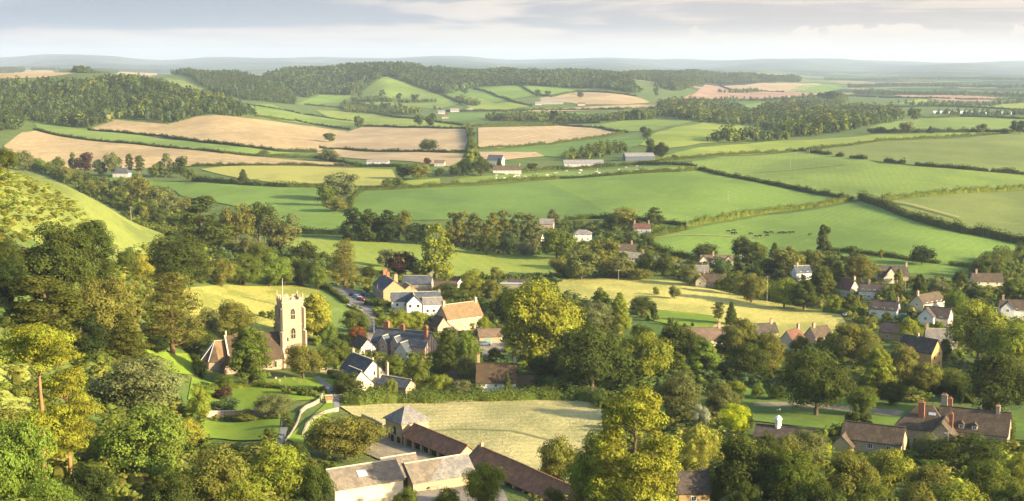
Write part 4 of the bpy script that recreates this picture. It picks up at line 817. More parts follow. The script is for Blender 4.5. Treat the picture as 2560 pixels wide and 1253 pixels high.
# ------------------------------------------------------------------ church
def church():
    H = House('church', 'stone parish church with tall battlemented tower, brown tiled nave and rounded east end', 'church', 728, 914, 24, (0, 0))
    TW = 3.2; TH = 19.8
    # tower: shaft with string courses, diagonal buttresses, battlements, pinnacles
    v, f = multi([boxg(-TW, TW, -TW, TW, -2, TH)]); tw = fmesh('tower', v, f, WM['pale'], H.o)
    for z in (6.5, 13.0, TH-.1): v, f = boxg(-TW-.14, TW+.14, -TW-.14, TW+.14, z, z+.25); fmesh('string_course', v, f, STONET, tw)
    for sx in (-1, 1):
        for sy in (-1, 1):
            ps = []
            for z0, z1, q in ((-2, 6.4, 1.25), (6.4, 11.7, .85), (11.7, TH-1.2, .5)):
                a = Vector((sx, sy, 0)).normalized(); b = Vector((-sy, sx, 0)).normalized()*.42; c0 = Vector((sx*TW, sy*TW, 0))-a*.5; c1 = c0+a*(.5+q)
                vv = [c0-b, c1-b, c1+b, c0+b]; n = len(ps); ps.append(([(*p.xy, z0) for p in vv]+[(p.x, p.y, z1-(.7 if k in (1, 2) else 0)) for k, p in enumerate(vv)], [(0, 1, 5, 4), (1, 2, 6, 5), (2, 3, 7, 6), (3, 0, 4, 7), (4, 5, 6, 7)] if sx*sy > 0 or True else []))
            v, f = multi(ps); fmesh('buttress', v, f, WM['pale'], tw)
            px_, py_ = sx*(TW-.12), sy*(TW-.12); v, f = multi([boxg(px_-.2, px_+.2, py_-.2, py_+.2, TH+.15, TH+1.7), ([(px_-.23, py_-.23, TH+1.7), (px_+.23, py_-.23, TH+1.7), (px_+.23, py_+.23, TH+1.7), (px_-.23, py_+.23, TH+1.7), (px_, py_, TH+2.9)], [(0, 1, 4), (1, 2, 4), (2, 3, 4), (3, 0, 4)])]); fmesh('pinnacle', v, f, WM['pale'], tw)
    ps = []
    for k in range(4):
        ca, sa = math.cos(k*math.pi/2), math.sin(k*math.pi/2)
        def rt(b): return [(x*ca-y*sa, x*sa+y*ca, z) for x, y, z in b[0]], b[1]
        ps.append(rt(boxg(-TW+.2, TW-.2, -TW-.03, -TW+.3, TH+.15, TH+.75)))
        for i in range(3): x = -TW+1.25+i*2.2; ps.append(rt(boxg(x-.55, x+.55, -TW-.02, -TW+.29, TH+.75, TH+1.5)))
    v, f = multi(ps); fmesh('battlements', v, f, WM['pale'], tw)
    def lancet(x, y, z, face, w_, h, tracery=True, par=None, st=STONET):
        def T(a, b, c): return {'S': (x+a, y-b, z+c), 'E': (x+b, y+a, z+c), 'W': (x-b, y-a, z+c), 'N': (x-a, y+b, z+c)}[face]
        n = 7; arc = [(w_/2*math.cos(t), h*.28+math.sin(t)*w_*.75) for t in np.linspace(0, math.pi, n)]; outl = [(-w_/2, -h/2), (w_/2, -h/2)]+arc
        g = [(a*1.28, c*1.10+.02) for a, c in outl]; k = len(outl)
        V_ = [T(a, .10, c) for a, c in g]+[T(a, .10, c) for a, c in outl]+[T(a, .0, c) for a, c in g]; F_ = [(i, (i+1) % k, (i+1) % k+k, i+k) for i in range(k)]+[(i, i+2*k, (i+1) % k+2*k, (i+1) % k) for i in range(k)]
        fo = fmesh('window', V_, F_, st, H.o if par is None else par)
        fmesh('pane', [T(a, .03, c) for a, c in outl], [tuple(range(k))], GLASS, fo) if par is None else None
        if par is not None: fmesh('pane', [T(a, .03, c) for a, c in outl], [tuple(range(k))], BLACK, None).parent = H.o
        if tracery: v, f = multi([boxg(-.06, .06, .04, .13, -h/2, h*.42), boxg(-w_/2, w_/2, .04, .12, -.1, .05)]); fmesh('tracery', [T(*q) for q in v], f, st, fo)
    for face, x, y in (('S', 0, -TW), ('W', -TW, 0), ('E', TW, 0), ('N', 0, TW)):
        lancet(x, y, 16.2, face, 1.25, 2.8, st=WM['pale']); 
        if face in 'SE': lancet(x, y, 10.3, face, 1.35, 2.7, st=WM['pale'])
    v, f = boxg(-1.9, -1.5, -TW-.05, -TW+.1, 8.2, 9.3); fmesh('slit', v, f, BLACK, tw)
    V_, F_ = tube([(-TW+.3, -TW+.3, TH), (-TW+.3, -TW+.3, TH+7.5)], [.09, .05], 6); fmesh('flagpole', V_, F_, WHITE, tw)
    # nave, chancel, apse, vestry
    H.block(-11.6, 0, 16, 11.5, 3.9, 6.6, 'pink', 'umber', over=.3, cope=True)
    for x in (-18, -15, -12, -9, -6.2): lancet(x, -5.75, 2.1, 'S', .6, 1.7, False)
    V_, F_ = tube([(-3.9, -5.95, -1), (-3.9, -5.95, 3.9)], [.07, .07], 6); fmesh('drainpipe', V_, F_, DARKW, H.o)
    H.block(-21.2, 0, 3.4, 8.0, 4.2, 5.0, 'pink', 'clay', over=.3, wallname='chancel_wall', roofname='chancel_roof')
    v, f = multi([boxg(-19.75, -19.3, -.16, .16, 10.4, 12.2), boxg(-19.68, -19.38, -.5, .5, 11.2, 11.5)]); fmesh('gable_cross', v, f, STONET, H.o)
    ang = [math.pi/2+math.pi*i/5 for i in range(6)]; rr = 4.5; ring = [(-22.9+rr*math.cos(a), rr*math.sin(a)) for a in ang]
    V_ = [(x, y, -2) for x, y in ring]+[(x, y, 4.2) for x, y in ring]; fmesh('apse_wall', V_, [(i, i+6, i+7, i+1) for i in range(5)], WM['pink'], H.o)
    big = [(-22.9+(rr+.35)*math.cos(a), (rr+.35)*math.sin(a), 4.05) for a in ang]; ap = fmesh('apse_roof', big+[(-22.9, 0, 9.2)], [(i, i+1, 6) for i in range(5)], RM['brown'], H.o)
    for i in range(1, 5):
        V_, F_ = tube([Vector(big[i])+Vector((0, 0, .08)), (-22.9, 0, 9.3)], [.13, .13], 5); fmesh('hip_flashing', V_, F_, LEAD, ap)
    for i in range(1, 4):
        a = (ang[i]+ang[i+1])/2; c = (-22.9+rr*math.cos(math.pi/10)*math.cos(a), rr*math.cos(math.pi/10)*math.sin(a)); tx, ty = -math.sin(a), math.cos(a); nx, ny = math.cos(a), math.sin(a)
        def T(q, o_, z): return (c[0]+tx*q+nx*o_, c[1]+ty*q+ny*o_, z)
        fo = fmesh('window', [T(-.45, .08, 1.0), T(.45, .08, 1.0), T(.45, .08, 2.9), T(0, .08, 3.5), T(-.45, .08, 2.9)], [(0, 1, 2, 3, 4)], STONET, H.o); fmesh('pane', [T(-.3, .11, 1.2), T(.3, .11, 1.2), T(.3, .11, 2.8), T(0, .11, 3.2), T(-.3, .11, 2.8)], [(0, 1, 2, 3, 4)], BLACK, fo)
    H.block(-20.0, -5.8, 5.0, 4.0, 2.6, 2.8, 'pink', 'red', along='y', over=.25, wallname='vestry_wall', roofname='vestry_roof')
church()
# ------------------------------------------------------------------ farm in front
h = House('dovecote', 'square two-storey stone tower building with pyramid roof at the end of the cart shed', 'tower barn', 1005, 1114, 36, (-3.6, -3.6))
h.block(0, 0, 7.2, 7.2, 5.7, 2.8, 'tan', 'grey', hip=3.0, over=.5); h.win(-3.6, -.5, 3.3, 'W', 1.0, 1.9, dark=True); h.win(-3.6, 2.0, 1.5, 'W', .7, 1.2, dark=True); h.door(-3.6, -2.2, 0, 'W', 1.5, 2.1); h.door(-3.6, .6, 0, 'W', 1.2, 2.1, BLACK); h.win(1.0, -3.6, 3.5, 'S', .9, 1.1, dark=True)
V_, F_ = tube([(-3.65, -3.75, 0), (-3.65, -3.75, 4.8)], [.06, .06], 6); fmesh('drainpipe', V_, F_, DARKW, h.o)
h = House('cart_shed', 'long red tiled cart shed with open bays and pale stone piers behind the yard', 'shed', 1009, 1117, -55, (-11, -2.9))
h.block(0, 0, 22, 5.8, 2.5, 2.3, 'tan', 'barn', open_front=True, over=.3)
h = House('long_barn', 'very long low barn with dark red roof running off the bottom of the picture', 'barn', 1168, 1186, -57, (-19, -3.4))
h.block(0, 0, 40, 6.6, 2.6, 2.6, 'tan', 'barn', open_front=True, over=.35); h.chim(-18.8, 0, 4.6, 6.2, 'pale', .6, .6, 1)
v, f = boxg(-19, -6, -3.35, -3.1, -1.5, 2.6); fmesh('wall', v, f, WM['tan'], h.o)
h = House('stone_barn', 'cream stone barn with lichened roof and a single skylight', 'barn', 838, 1262, 30, (-6.8, -3.6))
h.block(0, 0, 13.6, 7.2, 4.2, 2.6, 'cream', 'stone', over=.35)
v, f = boxg(-.95, .95, -.75, .75, 0, .12); a_ = math.atan2(2.6, 3.6); sk = fmesh('skylight', [(-.6+x, -1.7+y*math.cos(a_)-z*math.sin(a_), 4.2+1.9*.722+.17+y*math.sin(a_)+z*math.cos(a_)) for x, y, z in v], f, LEAD, h.o)
v, f = boxg(-6.8, 6.8, -4.05, -3.62, -1.5, 1.1); fmesh('plinth', v, f, WM['tan'], h.o)
h = House('link_barn', 'small lichened link building with recessed dark boarded door between the two cream barns', 'barn', 985, 1232, 30, (-3.2, -3.6))
h.block(0, 1.2, 7.2, 6.0, 3.6, 2.5, 'tan', 'stone', over=.9); h.door(-.4, -1.8, 0, 'S', 3.0, 2.6); h.win(-1.2, -1.8, 2.9, 'S', .6, .5, dark=True)
h = House('slate_barn', 'low stone barn with half grey slate, half lichened roof joined to the long red barn', 'barn', 1036, 1232, 30, (-6.6, -3.6))
h.block(0, 0, 13.6, 7.0, 2.7, 2.8, 'tan', 'grey', over=.35)
fmesh('lichened_roof', [(-7.06, 0.0, 5.72), (-7.06, -3.9, 2.60), (-3.2, -3.9, 2.60), (1.5, 0.0, 5.72)], [(0, 1, 2, 3)], RM['stone'], h.o)
h = House('cottage', 'small ochre cottage with steep dark roof and one white window at the bottom edge', 'house', 1735, 1286, 2, (0, -2.6))
h.block(0, 0, 5.6, 5.4, 4.3, 3.0, 'ochre', 'dark', over=.2); h.win(-.1, -2.7, 3.3, 'S', 1.0, .9); h.chim(2.1, .4, 6.2, 7.8, 'stone', .6, .5, 1); h.row(5.6, -2.7, (1.2,), 2)
# ------------------------------------------------------------------ manor
h = House('manor_house', 'large stone manor house with tangled brown roofs and tall red brick chimneys', 'house', 2385, 1118, -26, (0, 0))
h.block(-7.6, 1.5, 13.5, 11, 4.6, 5.0, 'tan', 'brown', hip=5.0, over=.4)
h.block(4.5, 2.2, 17, 8.6, 4.8, 4.6, 'pink', 'brown', over=.3, wallname='wing_wall', roofname='wing_roof', cope=False)
h.block(-2.2, -3.6, 8, 6.4, 4.2, 3.3, 'tan', 'brown', along='y', over=.3, wallname='wing_wall', roofname='wing_roof')
h.chim(-8.2, -1.2, 6.8, 10.6, 'brick', 1.5, .9, 3); h.chim(-3.4, 4.0, 7.5, 11.9, 'stone', 1.5, .8, 3); h.chim(-2.0, 4.6, 7.5, 11.0, 'brick', 1.0, .8, 2); h.chim(-.5, -3.2, 4.0, 9.0, 'brick', .9, .8, 2); h.chim(10.0, 2.2, 8.2, 10.9, 'pale', .9, 1.1, 2)
h.dormer(1.8, -1.7, 5.1, 1.4, 1.3, 2.2, 'brown'); h.dormer(5.0, -1.7, 5.1, 1.4, 1.3, 2.2, 'brown')
v, f = boxg(-.9, .9, -.05, .05, -.4, .4); fmesh('skylight', [(-5.6+x, -.6+z*.7, 7.9+z*.7+y) for x, y, z in v], f, LEAD, h.o)
h.row(15, -2.1, (1.6,), 4); h.win(13.0, 2.2, 2.6, 'E', 1.1, 1.3); h.row(9, -4.0, (1.5, 3.4), 2)
h.o.scale = (.9, .9, .93)
h = House('annexe', 'low stone annexe with speckled grey brown roof beside the dark columnar yews', 'outbuilding', 2176, 1131, -27, (0, -3.2))
h.block(0, 0, 13.5, 6.4, 2.9, 2.9, 'tan', 'brown', over=.35); h.win(-.2, -3.2, 1.7, 'S', 1.3, 1.2, bars=2); h.block(-6.0, -3.4, 4.6, 4.6, 1.6, 2.2, 'tan', 'brown', along='y', over=.4, wallname='porch_wall', roofname='porch_roof'); h.win(4.0, -3.2, 1.7, 'S', 1.0, 1.1)
v, f = multi([boxg(-8.5, -8.35, -5.9, -5.75, -1, 1.7)]); fmesh('porch_post', v, f, WHITE, h.o)
h = House('stable_block', 'dark roofed stable building behind the trees carrying a white cupola', 'outbuilding', 1938, 1104, -22, (0, -3))
h.block(1.5, 0, 13, 5.4, 1.0, 2.0, 'tan', 'dark', over=.35)
def ring(n, r, z, cx=0, cy=0, ph=0): return [(cx+r*math.cos(ph+6.2832*i/n), cy+r*math.sin(ph+6.2832*i/n), z) for i in range(n)]
V_ = ring(8, .75, 2.6)+ring(8, .75, 4.8)+ring(8, .95, 4.8)+ring(8, .95, 4.95)+ring(8, .5, 5.5)+[(0, 0, 5.8)]
F_ = [(i+8*k, (i+1) % 8+8*k, (i+1) % 8+8*(k+1), i+8*(k+1)) for k in range(4) for i in range(8)]+[(32+i, 32+(i+1) % 8, 40) for i in range(8)]
cu = fmesh('cupola', V_, F_, WHITE, h.o)
for i in range(8):
    a = 6.2832*(i+.5)/8; c_, s_ = math.cos(a), math.sin(a); q = .71; fmesh('louvre', [(c_*q-s_*t, s_*q+c_*t, z) for t, z in ((-.16, 3.7), (.16, 3.7), (.16, 4.5), (-.16, 4.5))], [(0, 1, 2, 3)], STONET, cu)
V_, F_ = tube([(0, 0, 5.8), (0, 0, 7.4)], [.04, .03], 5); vn = fmesh('weathervane', V_, F_, DARKW, cu); v, f = multi([boxg(-.5, .5, -.02, .02, 7.0, 7.06), boxg(.1, .5, -.02, .02, 7.06, 7.4)]); fmesh('vane', v, f, WHITE, vn)
# ------------------------------------------------------------------ village, middle
h = House('inn', 'inn with golden stone gable, blue slate roof and brick chimneys above the car park', 'pub', 986, 757, -71, (9, 0))
h.block(0, 0, 18, 9.0, 5.4, 3.6, 'ham', 'slate', over=.3)
v, f = boxg(-9.02, 8.4, -4.56, -4.51, -1.5, 5.3); fmesh('side_wall', v, f, WM['stone'], h.o); h.row(17, -4.58, (1.4, 4.0), 5)
h.chim(-6.5, 0, 8.6, 11.4, 'brick', 1.1, 1.6, 3); h.chim(-1.5, 0, 8.6, 10.8, 'brick', 1.0, 1.3, 2); h.chim(7.6, 1.0, 8.0, 11.2, 'ham', 1.1, 1.4, 2); h.win(9.0, 2.2, 3.9, 'E', 1.2, 1.3); h.win(9.0, 2.3, 1.3, 'E', 1.2, 1.3)
h.block(4.6, 6.8, 7.5, 6, 4.6, 2.0, 'ham', 'clay', over=.25, wallname='wing_wall', roofname='wing_roof')
h = House('slate_wing_house', 'grey walled house with pale slate roof attached behind the inn', 'house', 1042, 736, -6, (0, -3.5))
h.block(0, 0, 12, 7, 4.6, 2.8, 'stone', 'slate', over=.3); h.row(12, -3.5, (3.3,), 3, w_=.8, h=1.0); h.chim(5.6, 0, 6.6, 8.8, 'stone', .8, .8, 1)
h = House('white_house', 'bright white rendered house with slate and grey roofs below the inn', 'house', 1046, 788, 8, (0, -6.4))
h.block(-.5, 0, 19, 6.5, 5.2, 2.8, 'white', 'slate', over=.3); h.block(-1.6, -4.2, 7.2, 5.8, 5.0, 2.9, 'white', 'slate', along='y', over=.3, wallname='wing_wall', roofname='wing_roof')
h.block(5.6, -3.2, 7.4, 5.5, 4.2, 2.0, 'white', 'grey', over=.3, wallname='wing_wall', roofname='wing_roof')
for x, z in ((-3.2, 3.9), (-.2, 3.9), (-.2, 1.3)): h.win(x, -7.8, z, 'S', .95, 1.0, dark=True)
for x in (3.6, 6.0, 8.2): h.win(x, -5.95, 1.6, 'S', .9, .9, dark=True)
h.row(19, -3.25, (3.8,), 6, w_=.8, h=.9, dark=True); h.chim(-1.6, .6, 7.2, 9.6, 'ham', 1.2, .9, 2); h.chim(8.6, 0, 6.6, 8.6, 'stone', .8, .8, 1); h.flat(-2, 8, 3.3, 7, 5.4, 'white', LEAD)
h = House('clay_roofed_house', 'pale stone house with long orange clay tiled roof and gable end chimneys', 'house', 1119, 829, 36, (-7.6, -3.6))
h.block(0, 0, 15.5, 7.4, 5.0, 4.4, 'pale', 'clay', over=.3); h.row(15, -3.7, (3.9,), 4, w_=.9, h=.9); h.row(15, -3.7, (1.3,), 3, w_=1.0, h=1.1, bars=2); h.door(3.4, -3.72, 0); h.chim(-7.0, 0, 8.6, 10.9, 'pale', .9, 1.1, 2); h.chim(7.0, 0, 8.6, 10.9, 'pale', .9, 1.0, 1)
h.block(-10.3, -2.4, 5.4, 5.0, 3.0, 3.0, 'pale', 'brown', along='y', over=.3, wallname='wing_wall', roofname='wing_roof')
h = House('slate_cottages', 'row of timbered gable cottages with blue slate roofs and three red brick chimneys', 'house', 1063, 900, -26, (10, -4))
h.block(0, 0, 20, 8, 4.3, 3.9, 'pink', 'slate', over=.35)
for x in (-4.6, -.2):
    h.block(x, -4.2, 3.0, 3.0, 4.3, 2.4, 'pink', 'slate', along='y', over=.3, wallname='gable_wall', roofname='gable_roof'); h.win(x, -5.7, 3.3, 'S', 1.1, 1.2, bars=2)
    v, f = multi([([(x-1.75, -6.0, 3.95), (x-1.75, -6.0, 4.2), (x, -6.0, 6.9), (x, -6.0, 6.65), (x-1.75, -5.9, 3.95), (x-1.75, -5.9, 4.2), (x, -5.9, 6.9), (x, -5.9, 6.65)], [(0, 3, 2, 1), (1, 2, 6, 5), (0, 4, 7, 3)]), ([(x+1.75, -6.0, 3.95), (x+1.75, -6.0, 4.2), (x, -6.0, 6.9), (x, -6.0, 6.65), (x+1.75, -5.9, 3.95), (x+1.75, -5.9, 4.2), (x, -5.9, 6.9), (x, -5.9, 6.65)], [(0, 1, 2, 3), (1, 5, 6, 2), (0, 3, 7, 4)])]); fmesh('bargeboard', v, f, WHITE, h.o)
h.block(3.2, -5.6, 4.6, 5.2, 2.3, 3.2, 'white', 'slate', along='y', over=.4, wallname='porch_wall', roofname='porch_roof')
for i in range(5): v, f = boxg(10.0, 10.06, -3.4+i*1.65, -3.2+i*1.65, 0, 4.4+(2.6-abs(-3.3+i*1.65))*.9+.6); fmesh('timber', v, f, DARKW, h.o)
h.chim(-6.6, 0, 7.4, 10.4, 'brick', 1.9, 1.1, 3); h.chim(-.6, 0, 7.4, 9.8, 'brick', 1.5, 1.1, 2); h.chim(9.0, -1.6, 5.6, 10.4, 'brick', 1.1, 1.1, 2); h.row(8, -4.0, (1.6,), 3); h.win(8.0, -4.0, 1.6, 'S')
h = House('timber_garage', 'small brown roofed garage with black and white timbered gable beside the lane', 'garage', 920, 888, -63, (4.2, 0))
h.block(0, 0, 8.4, 5.6, 2.2, 3.0, 'white', 'dark', over=.4)
for y in (-2.4, -1.6, -.8, 0, .8, 1.6, 2.4): v, f = boxg(4.2, 4.26, y-.09, y+.09, 0, 2.1+(2.8-abs(y))*1.0); fmesh('timber', v, f, DARKW, h.o)
h.door(4.2, 0, 0, 'E', 2.0, 1.9)
h = House('gabled_cottage', 'cottage with two bright cream gables and dark slate roof beside the church path', 'house', 934, 972, -57, (6.5, 0))
h.block(0, 0, 13, 7.6, 4.4, 3.8, 'cream', 'slate', over=.25); h.win(6.5, .3, 4.6, 'E', .5, 1.1, dark=True); h.win(6.5, 2.4, 2.6, 'E', .6, 1.1, dark=True); h.chim(-6, 0, 7.4, 9.4, 'stone', .7, .7, 1); h.chim(6.2, 0, 7.8, 8.9, 'pale', .4, .4, 0)
h.block(5.2, -5.0, 7.5, 7.4, 2.5, 3.7, 'cream', 'slate', over=.25, wallname='wing_wall', roofname='wing_roof')
h = House('lean_to_cottage', 'low slate outbuilding with slim brick chimney behind the leafy hedge', 'outbuilding', 992, 980, -34, (0, 0))
h.block(0, 0, 10, 4.6, 2.3, 1.7, 'tan', 'slate', over=.3); h.chim(-4.2, 1, 3.4, 7.6, 'pink', .7, .6, 1)
h = House('thatched_cottage', 'white cottage with deep brown roof and two tall chimneys behind the leafy hedge', 'house', 1240, 982, -3, (0, -3.4))
h.block(0, 0, 11, 6.8, 3.5, 4.2, 'white', 'thatch', over=.45); h.row(10, -3.4, (2.3,), 3, w_=.9, h=.9); h.chim(-5.2, .3, 6.6, 10.0, 'pale', .7, .7, 2); h.chim(5.0, 1.2, 6.6, 9.4, 'stone', .6, .6, 1)
h.block(7.8, -.8, 5.4, 4.8, 2.0, 2.4, 'white', 'thatch', over=.3, wallname='wing_wall', roofname='wing_roof')
h = House('garden_shed', 'tiny gabled stone shed beside the tall willow and the brown roofed cottage', 'shed', 1140, 958, -40, (0, 0)); h.block(0, 0, 4, 3.2, 2.0, 1.5, 'tan', 'brown', over=.2); h.door(2.0, 0, 0, 'E', .7, 1.6)
h = House('tiled_outhouse', 'small outhouse with pinkish tiled roof near the parked silver car', 'outbuilding', 1228, 860, 12, (0, -3)); h.block(0, 0, 8, 5, 2.6, 2.0, 'tan', 'pinkt', over=.3); h.door(-1, -2.5, 0, 'S', 2.0, 2.0, plain('green_door', (.20, .34, .28)))
h = House('brown_barn', 'low brown roofed barn behind the inn beside the pasture', 'barn', 1100, 734, -4, (0, -3)); h.block(0, 0, 13, 7, 2.6, 2.2, 'wood', 'brown', over=.3); h.win(2, -3.5, 1.5, 'S')
h = House('gable_shed', 'little shed with pink tiled gable at the edge of the bright pasture', 'shed', 1144, 718, -50, (0, 0)); h.block(0, 0, 5, 4, 2.6, 1.8, 'white', 'red', over=.3); h.door(2.5, 0, 0, 'E', .9, 1.8)
h = House('low_sheds', 'low dark roofed sheds with grey flat roof beside the big plane tree', 'shed', 1285, 722, -6, (0, -2.5)); h.block(2, 2, 10, 4.4, 2.2, 1.3, 'wood', 'dark', over=.3); h.flat(-6, 5, -3.5, -.6, 2.3, 'stone', LEAD)
# ------------------------------------------------------------------ village, sunny side
def simple(name, label, px, py, rot, L, W, E, Rr, wall, roof, ch=(), wins=(3, 2), anchor=None, cat='house', extra=None, end=1, hip=0, group=None):
    if py < 450 and wall in ('white', 'cream'): wall = 'muted'  # far white and cream walls get a duller, greyer copy
    if py > 580 and px > 1500: L *= .86; W *= .88; E *= .8; Rr *= .88
    H = House(name, label, cat, px, py, rot, anchor or (0, -W/2), group); H.block(0, 0, L, W, E, Rr, wall, roof, over=.3, hip=hip)
    n, st = wins
    if n: H.row(L*.9, -W/2, [1.4+2.5*i for i in range(st)], n, w_=.95, h=1.05)
    if end and E > 3.5: H.win(L/2 if rot < 0 else -L/2, 0, E-.6, 'E' if rot < 0 else 'W', .9, 1.0)
    for c in ch: H.chim(c*L/2, 0, E+Rr-.7, E+Rr+1.5, 'pale' if wall != 'ham' else 'brick', .8, .8, 2)
    if extra: extra(H)
    return H
def gables(*xs, wall='cream', roof='pinkt', w_=4.2, d=2.6, e=3.0, r=2.4, y=-4.2):
    def f(H):
        for x in xs: H.block(x, y, d, w_, e, r, wall, roof, along='y', over=.25, wallname='gable_wall', roofname='gable_roof'); H.win(x, y-d/2, e-.7, 'S', 1.0, 1.1)
    return f
simple('pink_roofed_house', 'long house with pink clay roof and three front gables below the cattle', 1792, 666, -3, 18, 6.5, 3.2, 2.8, 'cream', 'pinkt', (-.2,), (4, 1), extra=gables(-6.5, -.6, 5.6))
simple('grey_brown_house', 'house with grey brown roofs half hidden above the golden meadow corner', 1778, 720, -16, 11, 7, 3.4, 3.4, 'tan', 'brown', (-.8,), (3, 1), extra=gables(-4.5, wall='cream', roof='brown'))
simple('stone_lodge', 'small grey stone lodge behind the brown roofed house by the golden meadow', 1752, 694, -10, 8, 6, 3.6, 2.6, 'tan', 'grey', (), (2, 1), cat='house')
simple('blue_slate_house', 'white house with blue slate roof between the yellow cypress and round trees', 2010, 702, 12, 8.5, 6.5, 4.8, 3.0, 'white', 'slate', (-.6,), (2, 2))
simple('purple_roofed_house', 'wide house with purple brown roof and one big cream gable near the lone oak', 2233, 706, -2, 15.5, 7.5, 3.6, 4.4, 'tan', 'dark', (.95,), (3, 1), extra=gables(-1.6, wall='cream', roof='dark', w_=7.0, d=3.4, e=2.6, r=4.4, y=-5.0))
simple('maroon_roofed_house', 'white cottage with maroon roof and cream end gable above the dark roofed cottage', 2178, 750, -22, 12, 7, 4.6, 2.8, 'white', 'dark', (-.3,), (4, 2))
simple('finial_gable_house', 'house showing a steep cream gable topped by a chimney behind the yellow cypress', 2108, 742, -60, 9, 6, 4.4, 4.2, 'cream', 'red', (.9,), (3, 1))
simple('dark_roofed_house', 'white walled house with dark purple roof and warm cream gable beside the parked green van', 2207, 797, -28, 12, 7, 4.6, 3.2, 'white', 'dark', (.9,), (3, 2))
simple('end_chimney_house', 'long house with reddish brown roof, pale gable and tall end chimney', 2306, 786, 38, 16, 7, 5.0, 3.4, 'cream', 'brown', (-.97,), (4, 2), anchor=(-8, -3.5))
simple('big_gable_house', 'house with dark roof, white left gable and large blank cream gable', 2336, 820, -30, 11, 9, 5.0, 3.6, 'cream', 'dark', (), (2, 2), end=0, extra=gables(-2.6, wall='white', roof='dark', w_=5.5, d=3, e=4.6, r=3.0, y=-5.6))
simple('stone_tiled_house', 'stone house with grey stone tiled roof and two bright white framed windows', 2354, 882, -8, 11.5, 7, 4.8, 4.0, 'stone', 'grey', (-.9, .55), (3, 2))
h = House('ochre_gable_house', 'steep brown roofed house with ochre windowed gable below the stone tiled house', 'house', 2341, 920, -50, (6, 0)); h.block(0, 0, 12, 5.8, 5.0, 3.8, 'ochre', 'dark', over=.25); h.win(6, -1.2, 3.4, 'E', .6, .8, dark=True); h.win(6, 1.2, 4.6, 'E', .6, .8, dark=True); h.win(6, 1.2, 1.6, 'E', .6, .8, dark=True); h.block(-1, -4.0, 4.6, 4.6, 2.6, 3.4, 'ochre', 'brown', along='y', over=.3, wallname='wing_wall', roofname='wing_roof'); h.chim(-1, 0, 7.4, 9.8, 'pale', .6, .6, 1)
simple('hidden_roof_house', 'purple roofed house sunk among trees left of the stone tiled house', 2234, 852, -35, 12, 7, 3.6, 3.2, 'ochre', 'dark', (), (2, 1))
simple('edge_white_house', 'white house with brown roof cut by the picture edge', 2541, 800, -14, 14, 8, 5.2, 3.4, 'white', 'brown', (-.8,), (3, 2), extra=gables(-3.6, wall='white', roof='brown', w_=5, d=3, e=4.8, r=2.6, y=-5.2))
simple('low_brown_bungalow', 'low brown roofed bungalow with light rafters under the pasture hedge', 2470, 716, -6, 15, 8, 2.8, 3.4, 'cream', 'brown', (-.7,), (3, 1))
simple('far_gable_house', 'grey house roof between the yellow trees next to the picture edge', 2395, 790, -30, 10, 7, 4.2, 3.2, 'tan', 'brown', (), (2, 1))
simple('tan_roofed_house', 'long cottage with tan roof and pale gable in front of the twin pines', 1764, 866, 6, 17, 8, 3.0, 3.8, 'cream', 'pinkt', (.75,), (4, 1))
simple('red_roofed_house', 'cottage with red tiled roof and cream gable at the foot of the golden meadow', 1998, 872, 48, 9, 6.2, 3.8, 3.6, 'cream', 'red', (.9,), (2, 1))
simple('brown_cottage', 'brown grey roofed cottage right of the red roofed cottage by the golden meadow', 2060, 858, 30, 9, 6.5, 3.2, 3.2, 'pink', 'brown', (-.6,), (2, 1))
simple('treetop_roof_cottage', 'dark roofed cottage peeping between trees at the golden meadow edge', 1920, 848, 14, 9, 6.5, 3.0, 3.0, 'tan', 'dark', (.6,), (2, 1))
simple('twin_chimney_house', 'white house with brown roof and two white chimneys under the orange tree', 1604, 584, -10, 11, 6.5, 3.6, 2.8, 'white', 'red', (-.9, .8), (3, 1))
simple('hipped_white_house', 'white house with hipped grey roof behind the green round tree', 1456, 604, -4, 10, 7.5, 4.2, 2.0, 'white', 'grey', (), (3, 2), hip=3, end=0)
simple('poplar_screened_house', 'cream walled house screened by the thin poplars', 1334, 618, -20, 8, 6, 4.5, 2.6, 'cream', 'brown', (), (2, 2))
simple('pink_walled_house', 'pinkish house partly hidden behind the green round tree', 1366, 578, -8, 8, 6, 4.2, 2.4, 'pink', 'grey', (), (2, 1))
simple('upper_terrace_house', 'brown and grey roofed house on the lane under the white houses', 1568, 636, -8, 10, 7, 3.0, 2.8, 'stone', 'brown', (.5,), (2, 1))
simple('lower_terrace_house', 'grey roofed cottage just below the brown and grey roofed house on the lane', 1590, 656, -14, 9, 6, 2.6, 2.4, 'white', 'grey', (.8,), (2, 1))
simple('cream_roofed_bungalow', 'tiny pale roofed building with dark porch by the lane hedge', 1644, 662, -30, 6, 5, 2.4, 2.0, 'cream', 'asb', (), (1, 1), cat='bungalow')
